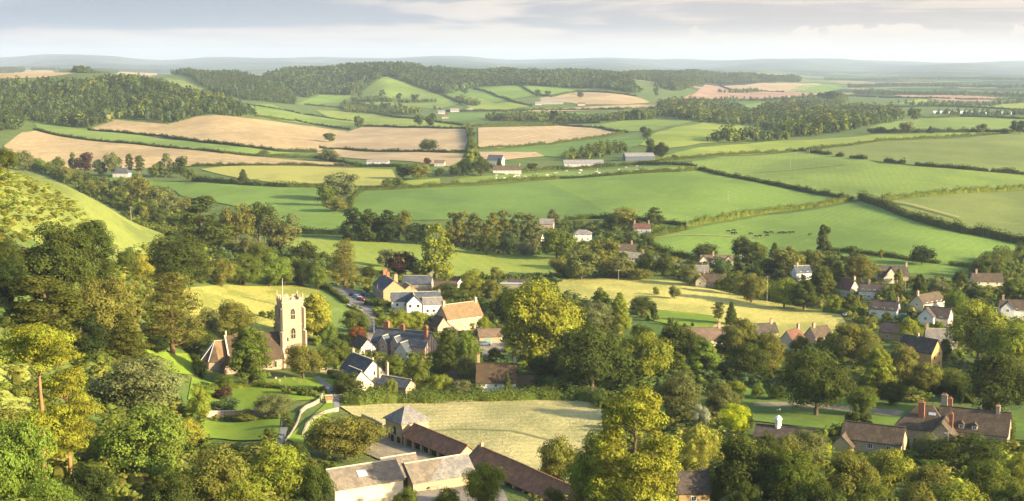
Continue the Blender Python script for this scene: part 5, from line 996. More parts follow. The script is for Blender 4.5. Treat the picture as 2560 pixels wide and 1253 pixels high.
# ------------------------------------------------------------------ far farms
simple('white_cottage', 'white cottage with grey hipped roof and tall white chimney among the tall pines', 301, 445, -5, 13, 8, 4, 4, 'white', 'slate', (.1,), (3, 1), hip=3, end=0)
simple('long_white_shed', 'long low white shed at the near edge of the pale stubble', 944, 411, 0, 20, 8, 2.4, 1.2, 'white', 'asb', (), (5, 1), cat='shed')
simple('little_white_cottage', 'little white cottage between the dark hedge trees below the pale stubble', 1098, 416, -6, 9, 6, 3, 2, 'white', 'pinkt', (), (2, 1))
simple('grey_roofed_farmhouse', 'white farmhouse with grey roof behind the small pointed conifer', 1236, 413, -20, 14, 8, 5, 4, 'cream', 'slate', (), (3, 2))
simple('long_white_cottage', 'long white cottage with brown roof beside the pasture of pale grazing animals', 1268, 434, 3, 24, 7, 3.0, 3.4, 'white', 'brown', (.9,), (6, 1))
simple('long_farm_shed', 'long grey roofed farm shed with cream wall beyond the grazing animals', 1460, 417, 4, 36, 12, 2.6, 3, 'cream', 'asb', (), (8, 1), cat='shed')
simple('steel_barn', 'blue grey steel barn with dark open front at the corner of the bright strip field', 1600, 402, 6, 27, 13, 4.0, 2.6, 'steel', 'asb', (), (0, 0), cat='barn')
for x_, y_, L_, lab in ((1104, 285, 14, 'leftmost white cottage in the hamlet under the cone hill'), (1137, 280, 18, 'long white cottage in the middle of the hamlet under the cone hill'), (1176, 279, 12, 'white cottage at the right end of the hamlet under the cone hill'), (1346, 263, 14, 'white house at the end of the distant farm below the ridge wood'), (1454, 264, 16, 'white house with reddish roof beside the distant stubble'), (1113, 297, 12, 'small pinkish cottage just below the hamlet of white cottages')):
    simple('white_cottage', lab, x_, y_, 4, L_*.9, 7, 2.6, 3.6, 'white', 'pinkt' if 'reddish' in lab or 'pinkish' in lab else 'asb', (), (3, 1), end=0, group='distant white farm cottages')
simple('distant_grey_shed', 'large grey roofed shed at the distant farm below the ridge wood', 1380, 261, 2, 46, 22, 5, 5, 'stone', 'asb', (), (0, 0), cat='shed')
def polytunnel(px, py, L, lab):
    P_ = at(px, py); n = 9; ar = [(8*math.cos(t), 4.5*math.sin(t)) for t in np.linspace(0, math.pi, n)]
    V_ = [(-L/2, a, b-.3) for a, b in ar]+[(L/2, a, b-.3) for a, b in ar]; F_ = [(i, i+n, i+n+1, i+1) for i in range(n-1)]+[tuple(range(n)), tuple(range(2*n-1, n-1, -1))]
    o = fmesh('polytunnel', V_, F_, plain('white_plastic', (.75, .78, .8), .5)); o.location = P_; tag(o, lab, 'greenhouse', 'white polytunnels in the vale')
polytunnel(2368, 283, 55, 'leftmost white polytunnel in the far vale'); polytunnel(2428, 283, 80, 'longest white polytunnel, in the middle of the far vale group'); polytunnel(2496, 285, 60, 'rightmost white polytunnel in the far vale')
# x, top y, base y, width (photo pixels), kind, colour | label
TL = """
150 547 742 215 round dk|huge dark green tree heaped above the yew slope, left of the bright grassy hill
232 540 722 130 tall dk|tall dark tree leaning behind the huge dark heaped tree
15 590 700 95 round dk|dark rounded tree cut by the picture edge below the scrubby hill
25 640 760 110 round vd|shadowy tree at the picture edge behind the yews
445 575 722 190 dome dk|broad dark dome shaped tree above the church meadow
352 630 708 74 round gd|small yellow tree beside the dark dome tree
322 618 702 60 round md|small green tree between the huge dark tree and the yellow one
265 675 868 190 round ol|large olive brown rounded tree behind the yews
112 682 856 235 egg ye|wide drooping dark yew with a pointed green top
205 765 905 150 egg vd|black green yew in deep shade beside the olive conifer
312 780 905 140 cone ye|olive yellow conifer with drooping boughs behind the silvery willow
432 672 886 180 cedar ol|tall old pine with bare orange trunk behind the churchyard
487 805 885 110 round dk|dark bush tree under the old pine left of the churchyard
395 838 884 70 round vd|dark low tree behind the trunk of the old pine
580 745 850 125 round ol|olive yellow round tree in the rough meadow behind the church
516 765 860 80 round br|brownish small tree between old pine and the olive yellow round tree
788 728 852 104 egg gd|golden yellow egg shaped tree right beside the church tower
628 812 962 128 egg md|blue green pine standing in front of the church nave
758 852 948 104 round ol|orange tinged small tree in front of the church tower foot
562 934 976 50 round md|glossy bright green little tree by the churchyard hedge
845 845 905 60 round md|small green tree right of the church on the bank
820 800 860 50 bush lt|light shrub on the bank between church tower and garage
812 862 925 70 bush md|green shrub mass beside the church path
505 485 618 125 tall dk|tallest dark tree in the belt beyond the grassy hill
563 550 630 75 tall md|lighter lobed tree in front of the tallest belt tree
592 500 606 95 round ol|olive rounded tree behind the tallest belt tree
648 496 604 95 round dk|dark rounded tree in the middle of the belt above the power line
697 525 628 112 round br|brown olive spreading tree at the end of the belt above the power line
618 588 645 60 bush br|pinkish brown bush under the belt trees by the power line
655 600 690 80 round md|green tree below the belt beside the power line
555 638 718 78 round ol|olive bush tree right of the dark dome tree
612 630 716 95 round md|mid green hedge tree above the church meadow
675 624 715 95 round lt|light green hedge tree above the church meadow
712 655 716 50 bush md|small green hedge bush at the end of the church meadow row
756 645 716 85 round vd|dark tree between the church meadow and the inn lane
762 598 660 78 round dk|dark round tree below the dividing hedge of the yellow lit field
795 655 722 50 bush lt|light green shrub beside the big cedar by the inn
862 590 722 88 cedar ol|cedar with brown trunk beside the inn car park
350 430 505 85 round ol|olive tree in the belt just below the white cottage
405 452 538 92 round br|brown olive tree in the belt beside the curving green field
62 372 428 52 round br|brown hedge tree at the far left foot of the gold stubble
20 365 430 60 round md|green hedge tree at the picture edge under the gold stubble
145 386 432 42 round md|rounded green tree on the stubble edge left of the red brown tree
182 378 428 22 egg br|slender brown tree against the gold stubble
213 371 432 54 round cu|red brown round tree against the gold stubble
250 395 440 45 round bg|dark bluish tree between the red brown tree and the silvery willow
285 376 440 52 round gg|silvery grey willow beside the white cottage
324 384 442 26 pine dk|first slim pine right of the white cottage
349 388 444 32 pine dk|second slim pine right of the white cottage
388 402 445 36 round md|green tree between the slim pines and the pale tall tree
413 374 444 46 tall gg|pale tall tree on the stubble edge right of the pines
452 380 444 48 round dk|dark round tree at the end of the stubble tree group
475 415 455 36 bush md|bush at the top end of the yellow pasture hedge
608 422 460 32 cone dk|lone dark pointed tree in the yellow pasture hedge
824 328 356 36 round dk|round dark bush tree at the corner of the upper gold stubble
824 370 403 50 bush br|brown bushy tree between the gold and pale stubbles
660 374 391 30 bush br|brown bush in the hedge under the upper gold stubble
852 420 502 98 round gg|big grey green tree at the corner of the big green field
815 455 516 60 round md|green shrubby tree left under the big grey green tree
840 488 530 66 bush ol|olive bushes at the foot of the big grey green tree
895 286 322 30 round dk|dark tree at the top corner of the pale stubble with lone oak
1072 341 380 46 dome dk|lone dark oak standing in the pale stubble field
1048 280 317 30 round bg|left one of two dark trees above the pale stubble field
1079 278 319 28 round dk|right one of two dark trees above the pale stubble field
1178 318 352 26 tall dk|dark hedge tree at the top between the two pale stubble fields
1178 352 395 26 tall md|leafy hedge tree at the foot between the two pale stubble fields
1178 368 432 42 egg yg|yellow green tall tree by the lane to the farm
1161 392 440 48 round vd|very dark tree left of the yellow green tall tree
1203 386 440 54 round dk|dark round tree right of the yellow green tall tree
1138 410 442 34 round dk|small dark tree left of the farm tree clump
1008 405 448 46 round dk|dark round tree left of the brownish tree by the yellow pasture
1046 401 450 62 round ol|brownish round tree below the long stubble
1068 391 412 22 round cu|small dark red tree on the stubble edge
1098 418 443 30 round dk|small dark tree in front of the little white cottage
995 440 468 34 bush md|bushes at the end of the yellow pasture
968 445 470 30 bush md|green bush on the yellow pasture hedge near the big green field
1248 393 422 18 cone vd|small pointed conifer by the grey roofed farmhouse
1330 405 425 30 round dk|dark tree behind the long white cottage
1612 312 348 34 round dk|dark tree at the corner of the striped stubble field
1625 342 368 26 round dk|dark bush tree on the green slope edge
1652 350 397 46 round vd|very dark tree behind the steel barn
1627 352 394 30 round md|mid green tree left of the very dark tree behind the steel barn
1686 384 400 20 bush dk|dark bush on the bright strip field hedge
900 226 248 16 round bg|leftmost tree on the lower slope of the cone hill
956 223 249 18 tall bg|upright tree at the foot of the cone hill
998 230 252 18 round dk|tree at the foot of the cone hill middle
1036 231 258 24 round dk|roundest dark tree at the foot of the cone hill
964 254 282 22 round bg|tree in the belt just in front of the cone hill
1162 215 237 20 round bg|round tree in the fields right of the cone hill
1344 219 244 16 round dk|hedge tree in the fields under the ridge wood
1371 224 243 20 round bg|wide tree in the fields under the ridge wood
1450 226 245 18 round dk|lone tree on the edge of the stubble under the ridge wood
1387 270 304 24 round vd|dark pointed tree above the striped stubble
1254 281 304 42 round dk|dark spreading tree above the striped stubble field
1592 270 300 44 round vd|large dark tree on the bank above the striped stubble
1640 200 240 18 tall bg|tall pale poplar at the toe of the long ridge wood
2082 222 256 44 round vd|big dark tree clump standing above the broad wood
2052 228 256 26 round vd|dark tree left beside the big dark tree clump in the vale
2270 300 334 44 round gg|grey green tree on the hedge over the bright strip field
2203 314 333 24 round vd|dark round bush tree on the hedge over the bright strip field
2178 320 334 22 round vd|smaller dark bush tree left on the hedge over the bright strip field
2325 315 334 20 cone vd|small pointed tree on the hedge over the bright strip field
2456 306 333 32 round gg|pale round tree on the hedge near the olive pasture
2548 294 335 44 dome vd|very dark oak at the picture edge over the olive pasture
2285 264 302 38 round dk|dark round tree left of the polytunnels
2232 268 300 30 round bg|bluish tree at the end of the broad wood
885 517 602 72 egg vd|first dark rounded tree of the evergreen block by the big green field
925 520 603 72 egg dk|second dark tree of the evergreen block by the big green field
966 520 605 76 egg vd|third dark tree of the evergreen block by the big green field
1008 521 585 60 round ol|olive tree behind the evergreen block
1040 550 610 70 round vd|low dark tree between the evergreen block and the airy poplar
1090 545 702 98 tall yg|tall airy light green poplar behind the inn
1135 517 618 58 tall ol|first olive poplar of the row in front of the big green field
1162 520 620 56 tall ol|second olive poplar of the row in front of the big green field
1190 530 622 56 tall br|third poplar of the row, brownish and a little lower
1228 518 622 62 tall ol|fourth poplar of the row, broad and olive
1262 518 622 58 tall ol|fifth olive poplar of the row in front of the big green field
1296 523 624 58 tall br|sixth poplar of the row, thin and brownish
1330 527 624 58 tall br|last brownish poplar of the row by the cream walled house
1218 575 637 62 round dk|dark green tree in front of the middle poplars
1270 575 635 60 round bg|bluish green tree in front of the brownish poplars
1312 605 640 50 bush gg|grey green bush by the cream walled house
1384 516 562 38 tall gg|lone narrow grey poplar behind the green round tree
1392 553 646 98 dome md|big green round tree right of the poplar row
1526 532 582 52 round vd|dark round tree left of the orange tree
1560 509 566 64 dome org|orange tinted round tree behind the twin chimney white house
1637 516 568 52 tall dk|dark tree right of the twin chimney white house
1640 560 582 20 bush yl|small yellow bush beside the twin chimney white house
1400 640 690 60 round ol|olive tree at the corner of the yellow lit field
1453 613 700 100 round br|brown orange tree above the golden meadow
1510 586 672 86 round ol|large olive tree behind the brown orange tree
1548 636 695 90 bush br|brownish tree mass above the golden meadow pole
1425 655 695 50 bush dk|dark bush at the top corner of the golden meadow
1614 622 685 54 round md|green tree between the lane cottages and tiny pale building
1600 665 700 60 bush ol|olive shrubs on the upper edge of the golden meadow
1660 625 690 46 bush dk|dark shrubs on the lane hedge by the cattle field
965 615 668 54 round gg|grey green tree behind the inn chimneys
1003 624 692 92 dome cu|dark copper beech behind the inn
1052 640 700 60 round md|green tree between the copper beech and the airy poplar
925 660 700 42 round dk|dark tree behind the inn roof
1180 667 752 80 round yg|light green tree right of the brown barn
1240 662 700 38 round ol|small round tree at the edge of the bright pasture
1232 695 757 52 round ol|olive tree left of the low sheds
1112 704 752 76 bush dk|dark spreading bush in front of the brown barn
1265 722 808 86 round vd|dark tree mass behind the big plane
1210 742 792 88 round bg|dark bluish shrubs right of the clay roofed house
1345 683 912 222 round gy|big yellow green plane tree in the centre of the village
1500 717 820 72 egg md|green conical tree right of the big plane
1549 728 822 62 cone yg|yellow green conifer right of the big plane
1490 748 828 95 round gg|grey olive tree in front of the green conical tree
1452 770 850 60 round vd|dark tree between big plane and the grey olive tree
1604 734 784 68 dome dk|dark clipped looking dome tree on the golden meadow edge
1634 755 803 24 column dk|slim dark yew on the golden meadow edge
1686 710 748 30 bush br|reddish bush standing in the golden meadow
1640 715 738 22 bush ol|little olive bush in the golden meadow behind the dome tree
1480 800 985 200 round dk|massive dark green tree right of the big plane
1618 815 965 140 round yg|large yellow tipped tree right of the massive dark one
1700 800 925 130 round dk|dark tree between the yellow tipped tree and the tan roofed cottage
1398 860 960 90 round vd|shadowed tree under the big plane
1175 785 822 40 bush lt|light shrub beside the clay roofed house
1208 786 838 48 willow yg|small weeping tree right of the clay roofed house
1118 814 945 84 cone dk|dark cedar like conifer right of the slate cottages
1168 818 945 82 willow lt|light green willow right of the dark conifer
1165 885 960 70 round br|brown tinted shrub tree below the willow
1237 865 910 40 round md|small clipped tree in the garden behind the brown roofed cottage
1000 768 832 60 round yg|yellow green tree in front of the white house
1040 772 830 54 round yl|yellow tree between the white house and brick chimneys
962 785 836 52 round yg|pale yellow green bush tree left of the brick chimneys
890 770 835 84 round md|green tree on the lane below the car park
893 812 852 46 bush rd|red leaved shrub beside the timbered garage
850 852 900 60 bush ol|pale olive bush left of the timbered garage
878 868 905 50 bush md|green bush in front of the timbered garage
870 926 990 84 dome dk|dark clipped dome tree beside the cream gabled cottage
985 883 946 68 round md|green tree in front of the slate cottages
1042 893 978 86 round md|bright green round tree below the slate cottages
1103 930 985 66 bush yg|yellow green bush above the leafy hedge
978 940 992 38 bush org|small orange leaved tree beside the cream gabled cottage
1155 945 990 70 bush gg|grey green bush above the leafy hedge
1190 955 992 44 bush md|small green bush by the white wall of the brown roofed cottage
1269 930 985 24 cone md|narrow green cone tree in front of the brown roofed cottage
1320 925 970 80 bush dk|dark shrubs right of the brown roofed cottage
1350 880 950 80 round dk|dark green garden tree beneath the big plane
1764 600 650 60 dome dk|dark round tree behind the pink roofed house
1857 587 650 64 dome dk|dark round tree just below the grazing cattle
1893 600 660 62 round md|green round tree right of the dark one below the cattle
1936 605 650 36 cone dk|dark pointed tree in the row below the cattle
1975 611 690 92 round org|broad orange olive tree right of the dark pointed tree
1925 640 690 60 round vd|dark tree mass left under the broad orange olive tree
1900 641 690 46 round yg|light round tree in front of the row below the cattle
2060 557 632 46 egg dk|tall dark oval tree rising alone into the cattle field
2020 618 665 50 round md|tree left of the blue slate house top
2042 622 668 50 round org|orange tinged tree right of the tall dark oval tree
2078 632 675 46 dome dk|dark dome tree under the tall oval tree
2093 655 712 42 egg md|mid green egg shaped tree near the finial gable
2133 609 650 34 round dk|dark small tree at the low hedge of the cattle field
2152 630 712 92 round ol|olive tree mass left of the purple roofed house
2202 621 646 18 round ol|tiny standard tree alone in the pasture corner
2305 604 662 64 dome vd|lone dark round oak in the cattle field
1878 676 758 82 round org|round orange olive tree at the top edge of the golden meadow
1960 690 770 80 round yg|yellowish ragged tree on the golden meadow edge
2010 698 775 74 egg dk|dark green pointed tree on the golden meadow edge
2053 662 742 76 egg ye|yellow green cypress right of the blue slate house
1824 680 736 54 round dk|dark round tree right of the grey brown house
1724 655 715 52 round br|pinkish brown tree left of the grey brown house
1800 640 690 60 bush bg|bluish shrubs in front of the pink roofed house
2127 730 782 38 egg md|small pointed tree below the finial gable
2088 732 782 44 round yg|light small tree left of the small pointed tree
2298 683 750 42 egg dk|dark egg shaped conifer right of the purple roofed house
2246 670 712 26 egg yg|small yellow green tree in front of the purple roofed house
2215 715 750 50 bush dk|dark bushes right of the maroon roofed cottage
2392 722 808 74 round lt|light green tree covering the end chimney house
2455 638 700 52 round dk|dark tree behind the low brown bungalow
2490 630 700 36 tall md|slim tall tree behind the low brown bungalow
2345 690 740 50 bush gg|grey green shrubs left of the low brown bungalow
2398 672 715 36 bush dk|dark shrub under the pasture near the low brown bungalow
2540 690 760 80 round md|green tree at the picture edge behind the white house
2445 742 910 180 round yl|large yellow olive tree beside the stone tiled house
2535 790 930 130 round yg|large yellow green tree at the picture edge
1826 812 886 84 round ol|olive tree in front of the long tan roofed cottage
1902 828 892 70 round md|mid green tree hiding the dark roofed cottage at the golden meadow edge
2092 826 890 74 round yg|yellow green tree at the end gable of the brown grey cottage
1796 755 812 38 pine dk|left one of the twin dark pines before the golden meadow
1828 752 812 36 cone dk|right one of the twin dark pines before the golden meadow
1850 785 890 92 round ol|grey olive tree in front of the twin pines
1865 850 945 110 round dk|dark tree under the grey olive tree
1925 822 935 96 round ol|olive yellow tree left of the red roofed cottage
1990 880 965 70 round md|green tree behind the great park tree
2135 800 905 140 round ol|broad olive tree right of the brown grey cottage
2270 790 860 64 round yl|golden tree in front of the big cream gable
2180 850 930 90 round ol|olive tree left of the bright conical tree
1758 846 942 90 egg lt|bright green conical tree in front of the tan roofed cottage
2040 853 1040 178 dome dk|great dark spreading tree on the manor lawn with visible trunk
2195 867 992 98 egg yg|bright yellow green conical tree behind the manor lawn
2258 855 965 92 round ol|pale olive tree right of the bright conical tree
2225 948 1014 82 round dk|dark spreading tree under the bright conical tree
2155 958 1040 88 round md|mid green tree right of the great park tree
2131 1002 1090 46 column dk|left one of the two dark columnar yews
2162 1010 1088 40 column dk|right one of the two dark columnar yews
2490 868 1042 195 round dk|large dark grey green tree behind the manor
2308 898 985 80 round ol|olive tree behind the manor chimneys
2380 920 985 90 round md|green tree above the manor lawn corner
1895 952 1000 42 round lt|small round tree on the manor lawn
1842 948 992 54 round yg|small yellow green tree at the manor lawn edge
1942 960 1000 60 bush dk|dark shrub behind the small round lawn tree
1700 918 1058 135 round br|orange brown tree behind the bright yellow trees
1800 945 1048 100 round br|brown green tree behind the vivid yellow tree
1835 1002 1088 84 round vy|vivid yellow green tree beside the cupola
1752 1008 1070 56 round sv|silvery blue green small tree left of the vivid yellow tree
1748 1044 1185 125 willow wy|weeping yellow willow right of the giant lime
1868 1020 1080 34 bush dk|dark shrub between the vivid yellow tree and the cupola roof
1584 944 1330 262 lime gy|giant yellow green lime tree filling the lower centre
1478 1062 1310 130 round yg|left shoulder of the giant lime, a slightly lower green tree
1398 1080 1222 118 round org|orange green tree at the edge of the hay field
1870 1075 1275 200 round dk|large dark green tree right of the ochre cottage
1985 1110 1290 165 round md|olive green tree in the lower right row
2012 1068 1165 112 round br|brownish tree behind the lower right row beside the lawn
2130 1120 1285 155 round ol|yellow tipped green tree in the middle of the lower right row
2228 1112 1240 130 round yl|yellow sunlit tree in front of the manor annexe
2330 1152 1290 145 round ol|olive tree below the rust roofed hut
2420 1082 1170 190 bush dk|broad dark rounded laurel mass in front of the manor
2320 1080 1150 86 round gg|grey olive small tree in front of the manor
2400 1195 1330 160 round yl|golden tipped tree at the bottom edge on the right
2475 1138 1280 140 round md|dark green tree right of the rust roofed hut
2545 1122 1260 90 round yl|golden rounded tree at the picture edge on the right
2535 1205 1320 120 round dk|dark tree in the bottom right corner
1862 1200 1310 84 round dk|low blue green tree at the bottom edge by the ochre cottage
2050 1190 1330 140 round dk|dark tree at the bottom edge in the lower right row
2180 1200 1330 130 round md|mid green tree at the bottom edge in the lower right row
2290 1200 1330 120 round ol|olive tree at the bottom edge in the lower right row
1918 1074 1190 90 round dk|dark green tree hiding the foot of the stable block
1968 1078 1180 84 round ol|olive tree in front of the stable block end
1790 1170 1265 50 bush yg|yellow green bush right of the ochre cottage roof
2270 1094 1135 16 cone vd|slim dark conifer in front of the manor, left one
2286 1094 1138 20 cone vd|slim dark conifer in front of the manor, right one
2322 1114 1150 18 cone vd|small dark conifer beside the tall telegraph pole
112 794 1225 205 scots gy|great scots pine with forked orange trunk at the left
178 915 1215 175 pine gy|second scots pine crown behind the great forked pine
350 878 1050 250 round gg|wide silvery green willow left of the church
500 960 1060 70 round yl|pale yellow shrub tree at the end of the garden wall
48 1022 1300 200 round lt|light green tree filling the bottom left corner
360 1003 1215 250 round lt|bright green fluffy tree right of the scots pine
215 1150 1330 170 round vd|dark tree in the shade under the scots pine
545 1103 1300 210 round ol|yellow green tree below the square lawn
430 1180 1340 170 round dk|dark green tree at the bottom edge under the bright fluffy tree
130 1180 1360 170 round lt|light green tree at the bottom edge beside the corner tree
690 1093 1270 170 round yg|sunlit green tree left of the cream stone barn
612 1190 1340 150 round yg|light tree at the bottom edge left of the cream stone barn
790 1148 1280 100 round dk|dark green tree touching the cream stone barn
865 1022 1150 205 dome ol|big olive round tree left of the pyramid roofed tower
740 1100 1160 70 bush dk|dark bush beside the lower garden path
672 1066 1104 36 bush ye|two toned clipped yew ball on the lawn corner
556 966 998 64 bush cu|dark red low shrub by the churchyard hedge
684 978 1038 104 bush gg|greyish rounded shrub on the terraced lawn
556 995 1034 112 bush bg|spreading dark juniper beside the terraced lawn
470 1040 1120 90 round gd|yellow bush tree at the end of the square lawn
610 1025 1052 70 bush org|orange flowering border by the garden wall
720 1045 1070 40 bush dk|dark bush by the top of the garden path
1215 1146 1275 110 round yg|yellow green tree in the barn courtyard
1015 1212 1290 64 bush md|left green bush in the barn courtyard
1122 1213 1292 80 bush md|right green bush in the barn courtyard
1380 1215 1330 80 round dk|dark tree behind the long red barn near the bottom edge
"""
for ln in TL.strip().splitlines():
    a, lab = ln.split('|'); x_, yt, yb, wp, kd, cc = a.split(); tree(float(x_), float(yt), float(yb), float(wp), kd, cc, lab)
# belts of hedgerow trees: individual trees that look alike
def belt(pts, n, hr, kinds, cols, lab, grp, seed, jit=5.0, wr=(.7, 1.0)):
    rg = random.Random(seed); P = [at(*p) for p in pts]; seg = [(P[i+1]-P[i]).length for i in range(len(P)-1)]; T_ = sum(seg)
    for k in range(n):
        d = T_*(k+.5+rg.uniform(-.3, .3))/n; i = 0
        while i < len(seg)-1 and d > seg[i]: d -= seg[i]; i += 1
        q = P[i]+(P[i+1]-P[i])*(d/seg[i]); x, y = q.x+rg.uniform(-jit, jit), q.y+rg.uniform(-jit, jit); h = rg.uniform(*hr)
        tree(100+k*17+seed, 500+k, 0, 0, rg.choice(kinds), rg.choice(cols), lab, grp, Vector((x, y, float(gz(x, y)))), (h, h*rg.uniform(*wr)))
belt([(10, 402), (70, 418), (140, 440), (200, 462)], 18, (8, 12), ('round', 'bush'), ('md', 'ol', 'lt'), 'bushy tree in the sunlit row along the crest of the grassy hill', 'bushy trees along the crest of the grassy hill', 1, 4)
belt([(200, 470), (260, 492), (320, 530), (380, 555), (440, 580)], 20, (9, 13), ('round', 'tall'), ('dk', 'md', 'ol'), 'leafy tree in the dark belt dropping behind the grassy hill crest', 'trees in the belt behind the grassy hill', 2, 7)
belt([(130, 440), (220, 455), (300, 480), (400, 500), (470, 540)], 14, (6, 11), ('round', 'tall', 'round'), ('dk', 'md', 'ol', 'br'), 'tree in the long belt leading from the white cottage to the tall belt tree', 'trees in the belt below the white cottage', 3, 8)
belt([(640, 660), (700, 668), (760, 690), (800, 705)], 9, (4, 7), ('round', 'bush'), ('md', 'dk', 'lt'), 'bush tree in the thicket between the power line and the inn', 'thicket between power line and inn', 4, 6)
belt([(860, 255), (930, 262), (1030, 272), (1090, 280)], 12, (8, 13), ('round', 'tall'), ('bg', 'dk'), 'dark tree in the row crossing in front of the cone hill', 'row of trees in front of the cone hill', 5, 20)
belt([(1700, 700), (1790, 712), (1870, 735), (1960, 755), (2060, 768)], 14, (3.5, 6.5), ('round', 'bush', 'egg'), ('md', 'ol', 'yg', 'dk'), 'leafy garden tree in the row along the upper edge of the golden meadow', 'garden trees along the golden meadow', 6, 6)
belt([(2120, 720), (2170, 765), (2220, 812), (2290, 830), (2330, 900)], 14, (3.5, 6.5), ('round', 'egg', 'bush'), ('md', 'ol', 'dk', 'lt'), 'garden tree standing among the sunny side village houses', 'garden trees among the sunny side houses', 7, 9)
belt([(2230, 735), (2330, 745), (2420, 740), (2500, 745), (2600, 760)], 14, (3.5, 6.5), ('round', 'egg', 'bush'), ('md', 'gg', 'dk', 'ol'), 'garden tree in the strip between the bungalow and the houses near the picture edge', 'garden trees below the bungalow', 8, 9)
belt([(1720, 885), (1800, 890), (1880, 892), (1960, 890), (2040, 880), (2110, 880)], 12, (5, 8), ('round', 'egg'), ('md', 'ol', 'dk', 'yg'), 'garden tree in front of the cottages at the foot of the golden meadow', 'trees before the cottages under the golden meadow', 9, 5)
belt([(1750, 668), (1830, 672), (1900, 690), (1990, 706)], 10, (3, 5.5), ('round', 'bush'), ('md', 'bg', 'dk'), 'low garden tree in front of the pink roofed house', 'low trees before the pink roofed house', 10, 5)
belt([(1430, 640), (1500, 650), (1580, 668), (1650, 690)], 10, (4, 8), ('round', 'egg'), ('md', 'ol', 'dk'), 'tree in the thick group between the lane cottages and the golden meadow', 'trees between lane cottages and golden meadow', 11, 7)
belt([(1560, 850), (1650, 880), (1720, 900), (1640, 960), (1560, 980)], 9, (6, 10), ('round', 'egg'), ('dk', 'md', 'dk'), 'dark tree in the shaded wood between the massive dark tree and the park tree', 'dark trees in the shaded wood of the village', 12, 8)
belt([(500, 1050), (560, 1052), (620, 1052), (690, 1050), (735, 1046)], 16, (.8, 1.7), ('bush',), ('org', 'yl', 'ol', 'md'), 'flowering border shrub along the foot of the terrace wall', 'border shrubs under the terrace wall', 13, .8, (1.0, 1.5))
belt([(700, 985), (740, 990), (780, 992), (800, 982), (820, 985)], 14, (1.2, 2.6), ('bush',), ('md', 'ol', 'gg', 'yg'), 'rounded shrub on the bank between churchyard and curved wall', 'shrubs above the curved wall', 14, 2.0, (.9, 1.3))
belt([(500, 985), (530, 1008), (500, 1025)], 7, (1.0, 2.2), ('bush',), ('md', 'yg', 'ol'), 'shrub at the end of the terraced lawn near the silvery willow', 'shrubs at the end of the terraced lawn', 15, 2.0, (.9, 1.3))
belt([(640, 790), (700, 800), (740, 850), (800, 860), (850, 845), (890, 820)], 14, (1.5, 4), ('bush', 'round'), ('ol', 'yg', 'md'), 'scrubby bush on the rough ground behind the church tower', 'scrub behind the church tower', 16, 5, (.8, 1.2))
belt([(1570, 790), (1620, 800), (1680, 815), (1740, 822)], 9, (1.2, 3.5), ('bush', 'egg'), ('md', 'dk', 'ol'), 'ornamental bush on the bright garden lawn by the golden meadow', 'bushes on the garden lawn', 17, 4, (.7, 1.1))
belt([(860, 1105), (890, 1112), (925, 1105)], 5, (1.0, 1.8), ('bush',), ('md', 'ol'), 'low bush between the big olive tree and the farmyard', 'bushes beside the farmyard', 18, 2, (.9, 1.3))
# ------------------------------------------------------------------ lanes, paths, yards
ASPH = plain('lane_asphalt', (.17, .165, .16), .9); GRAV = field_mat('pale_gravel', (.34, .28, .19), (.24, .20, .13), big=.2, fine=1.5); PATH = plain('path_tarmac', (.24, .235, .22), .9); PAVE = field_mat('yard_paving', (.34, .29, .22), (.24, .21, .16), big=.25, fine=1.8)
sheet('road', [(805,712),(830,716),(870,722),(920,740),(935,765),(930,778),(905,775),(868,760),(845,742)], ASPH, .28)
sheet('road', [(905,772),(930,776),(940,800),(948,835),(930,845),(918,820)], ASPH, .29)
sheet('yard', [(918,832),(950,830),(985,845),(965,880),(940,870),(905,850)], PAVE, .30)
sheet('path', [(786,944),(800,944),(830,968),(846,990),(850,1022),(836,1028),(832,1000),(815,975)], PATH, .32)
sheet('path', [(704,1056),(716,1050),(722,1062),(712,1100),(700,1128),(676,1122),(696,1098)], PATH, .32)
sheet('yard', [(930,1090),(1005,1108),(1100,1150),(1060,1172),(1000,1165),(945,1150),(900,1130)], GRAV, .3)
sheet('yard', [(1030,1232),(1165,1180),(1260,1230),(1280,1280),(1060,1280)], PAVE, .3)
sheet('drive', [(1885,1008),(1990,1008),(2080,1016),(2180,1022),(2262,1030),(2240,1044),(2150,1032),(2000,1020),(1885,1018)], GRAV, .3)
sheet('yard', [(1190,858),(1260,856),(1262,880),(1215,905),(1190,890)], PAVE, .3)
sheet('road', [(1595,585),(1600,598),(1640,634),(1700,660),(1720,690),(1712,694),(1688,664),(1630,642),(1590,604),(1585,590)], ASPH, .28)
TRK = field_mat('worn_track', (.34, .32, .14), (.26, .27, .10), fine=.4)
def track(pix, w_): 
    P = resample([at(*p).xy[:] for p in pix], 6); a, b = [], []
    for i, p in enumerate(P):
        d = (P[min(i+1, len(P)-1)]-P[max(i-1, 0)]).normalized(); n = Vector((-d.y, d.x))*w_/2; a.append((p+n)[:]); b.append((p-n)[:])
    sheet('track', None, TRK, None, a+b[::-1])
track([(1608,598),(1700,588),(1800,590),(1900,596)], 2.2); track([(1830,437),(1900,433),(2000,425),(2120,412)], 2.5); track([(2140,502),(2190,500),(2280,515),(2400,548)], 2.5)
track([(600,742),(680,760),(760,790),(800,800)], 1.0); track([(1040,1082),(1150,1075),(1280,1080),(1400,1110),(1480,1180)], 1.6)
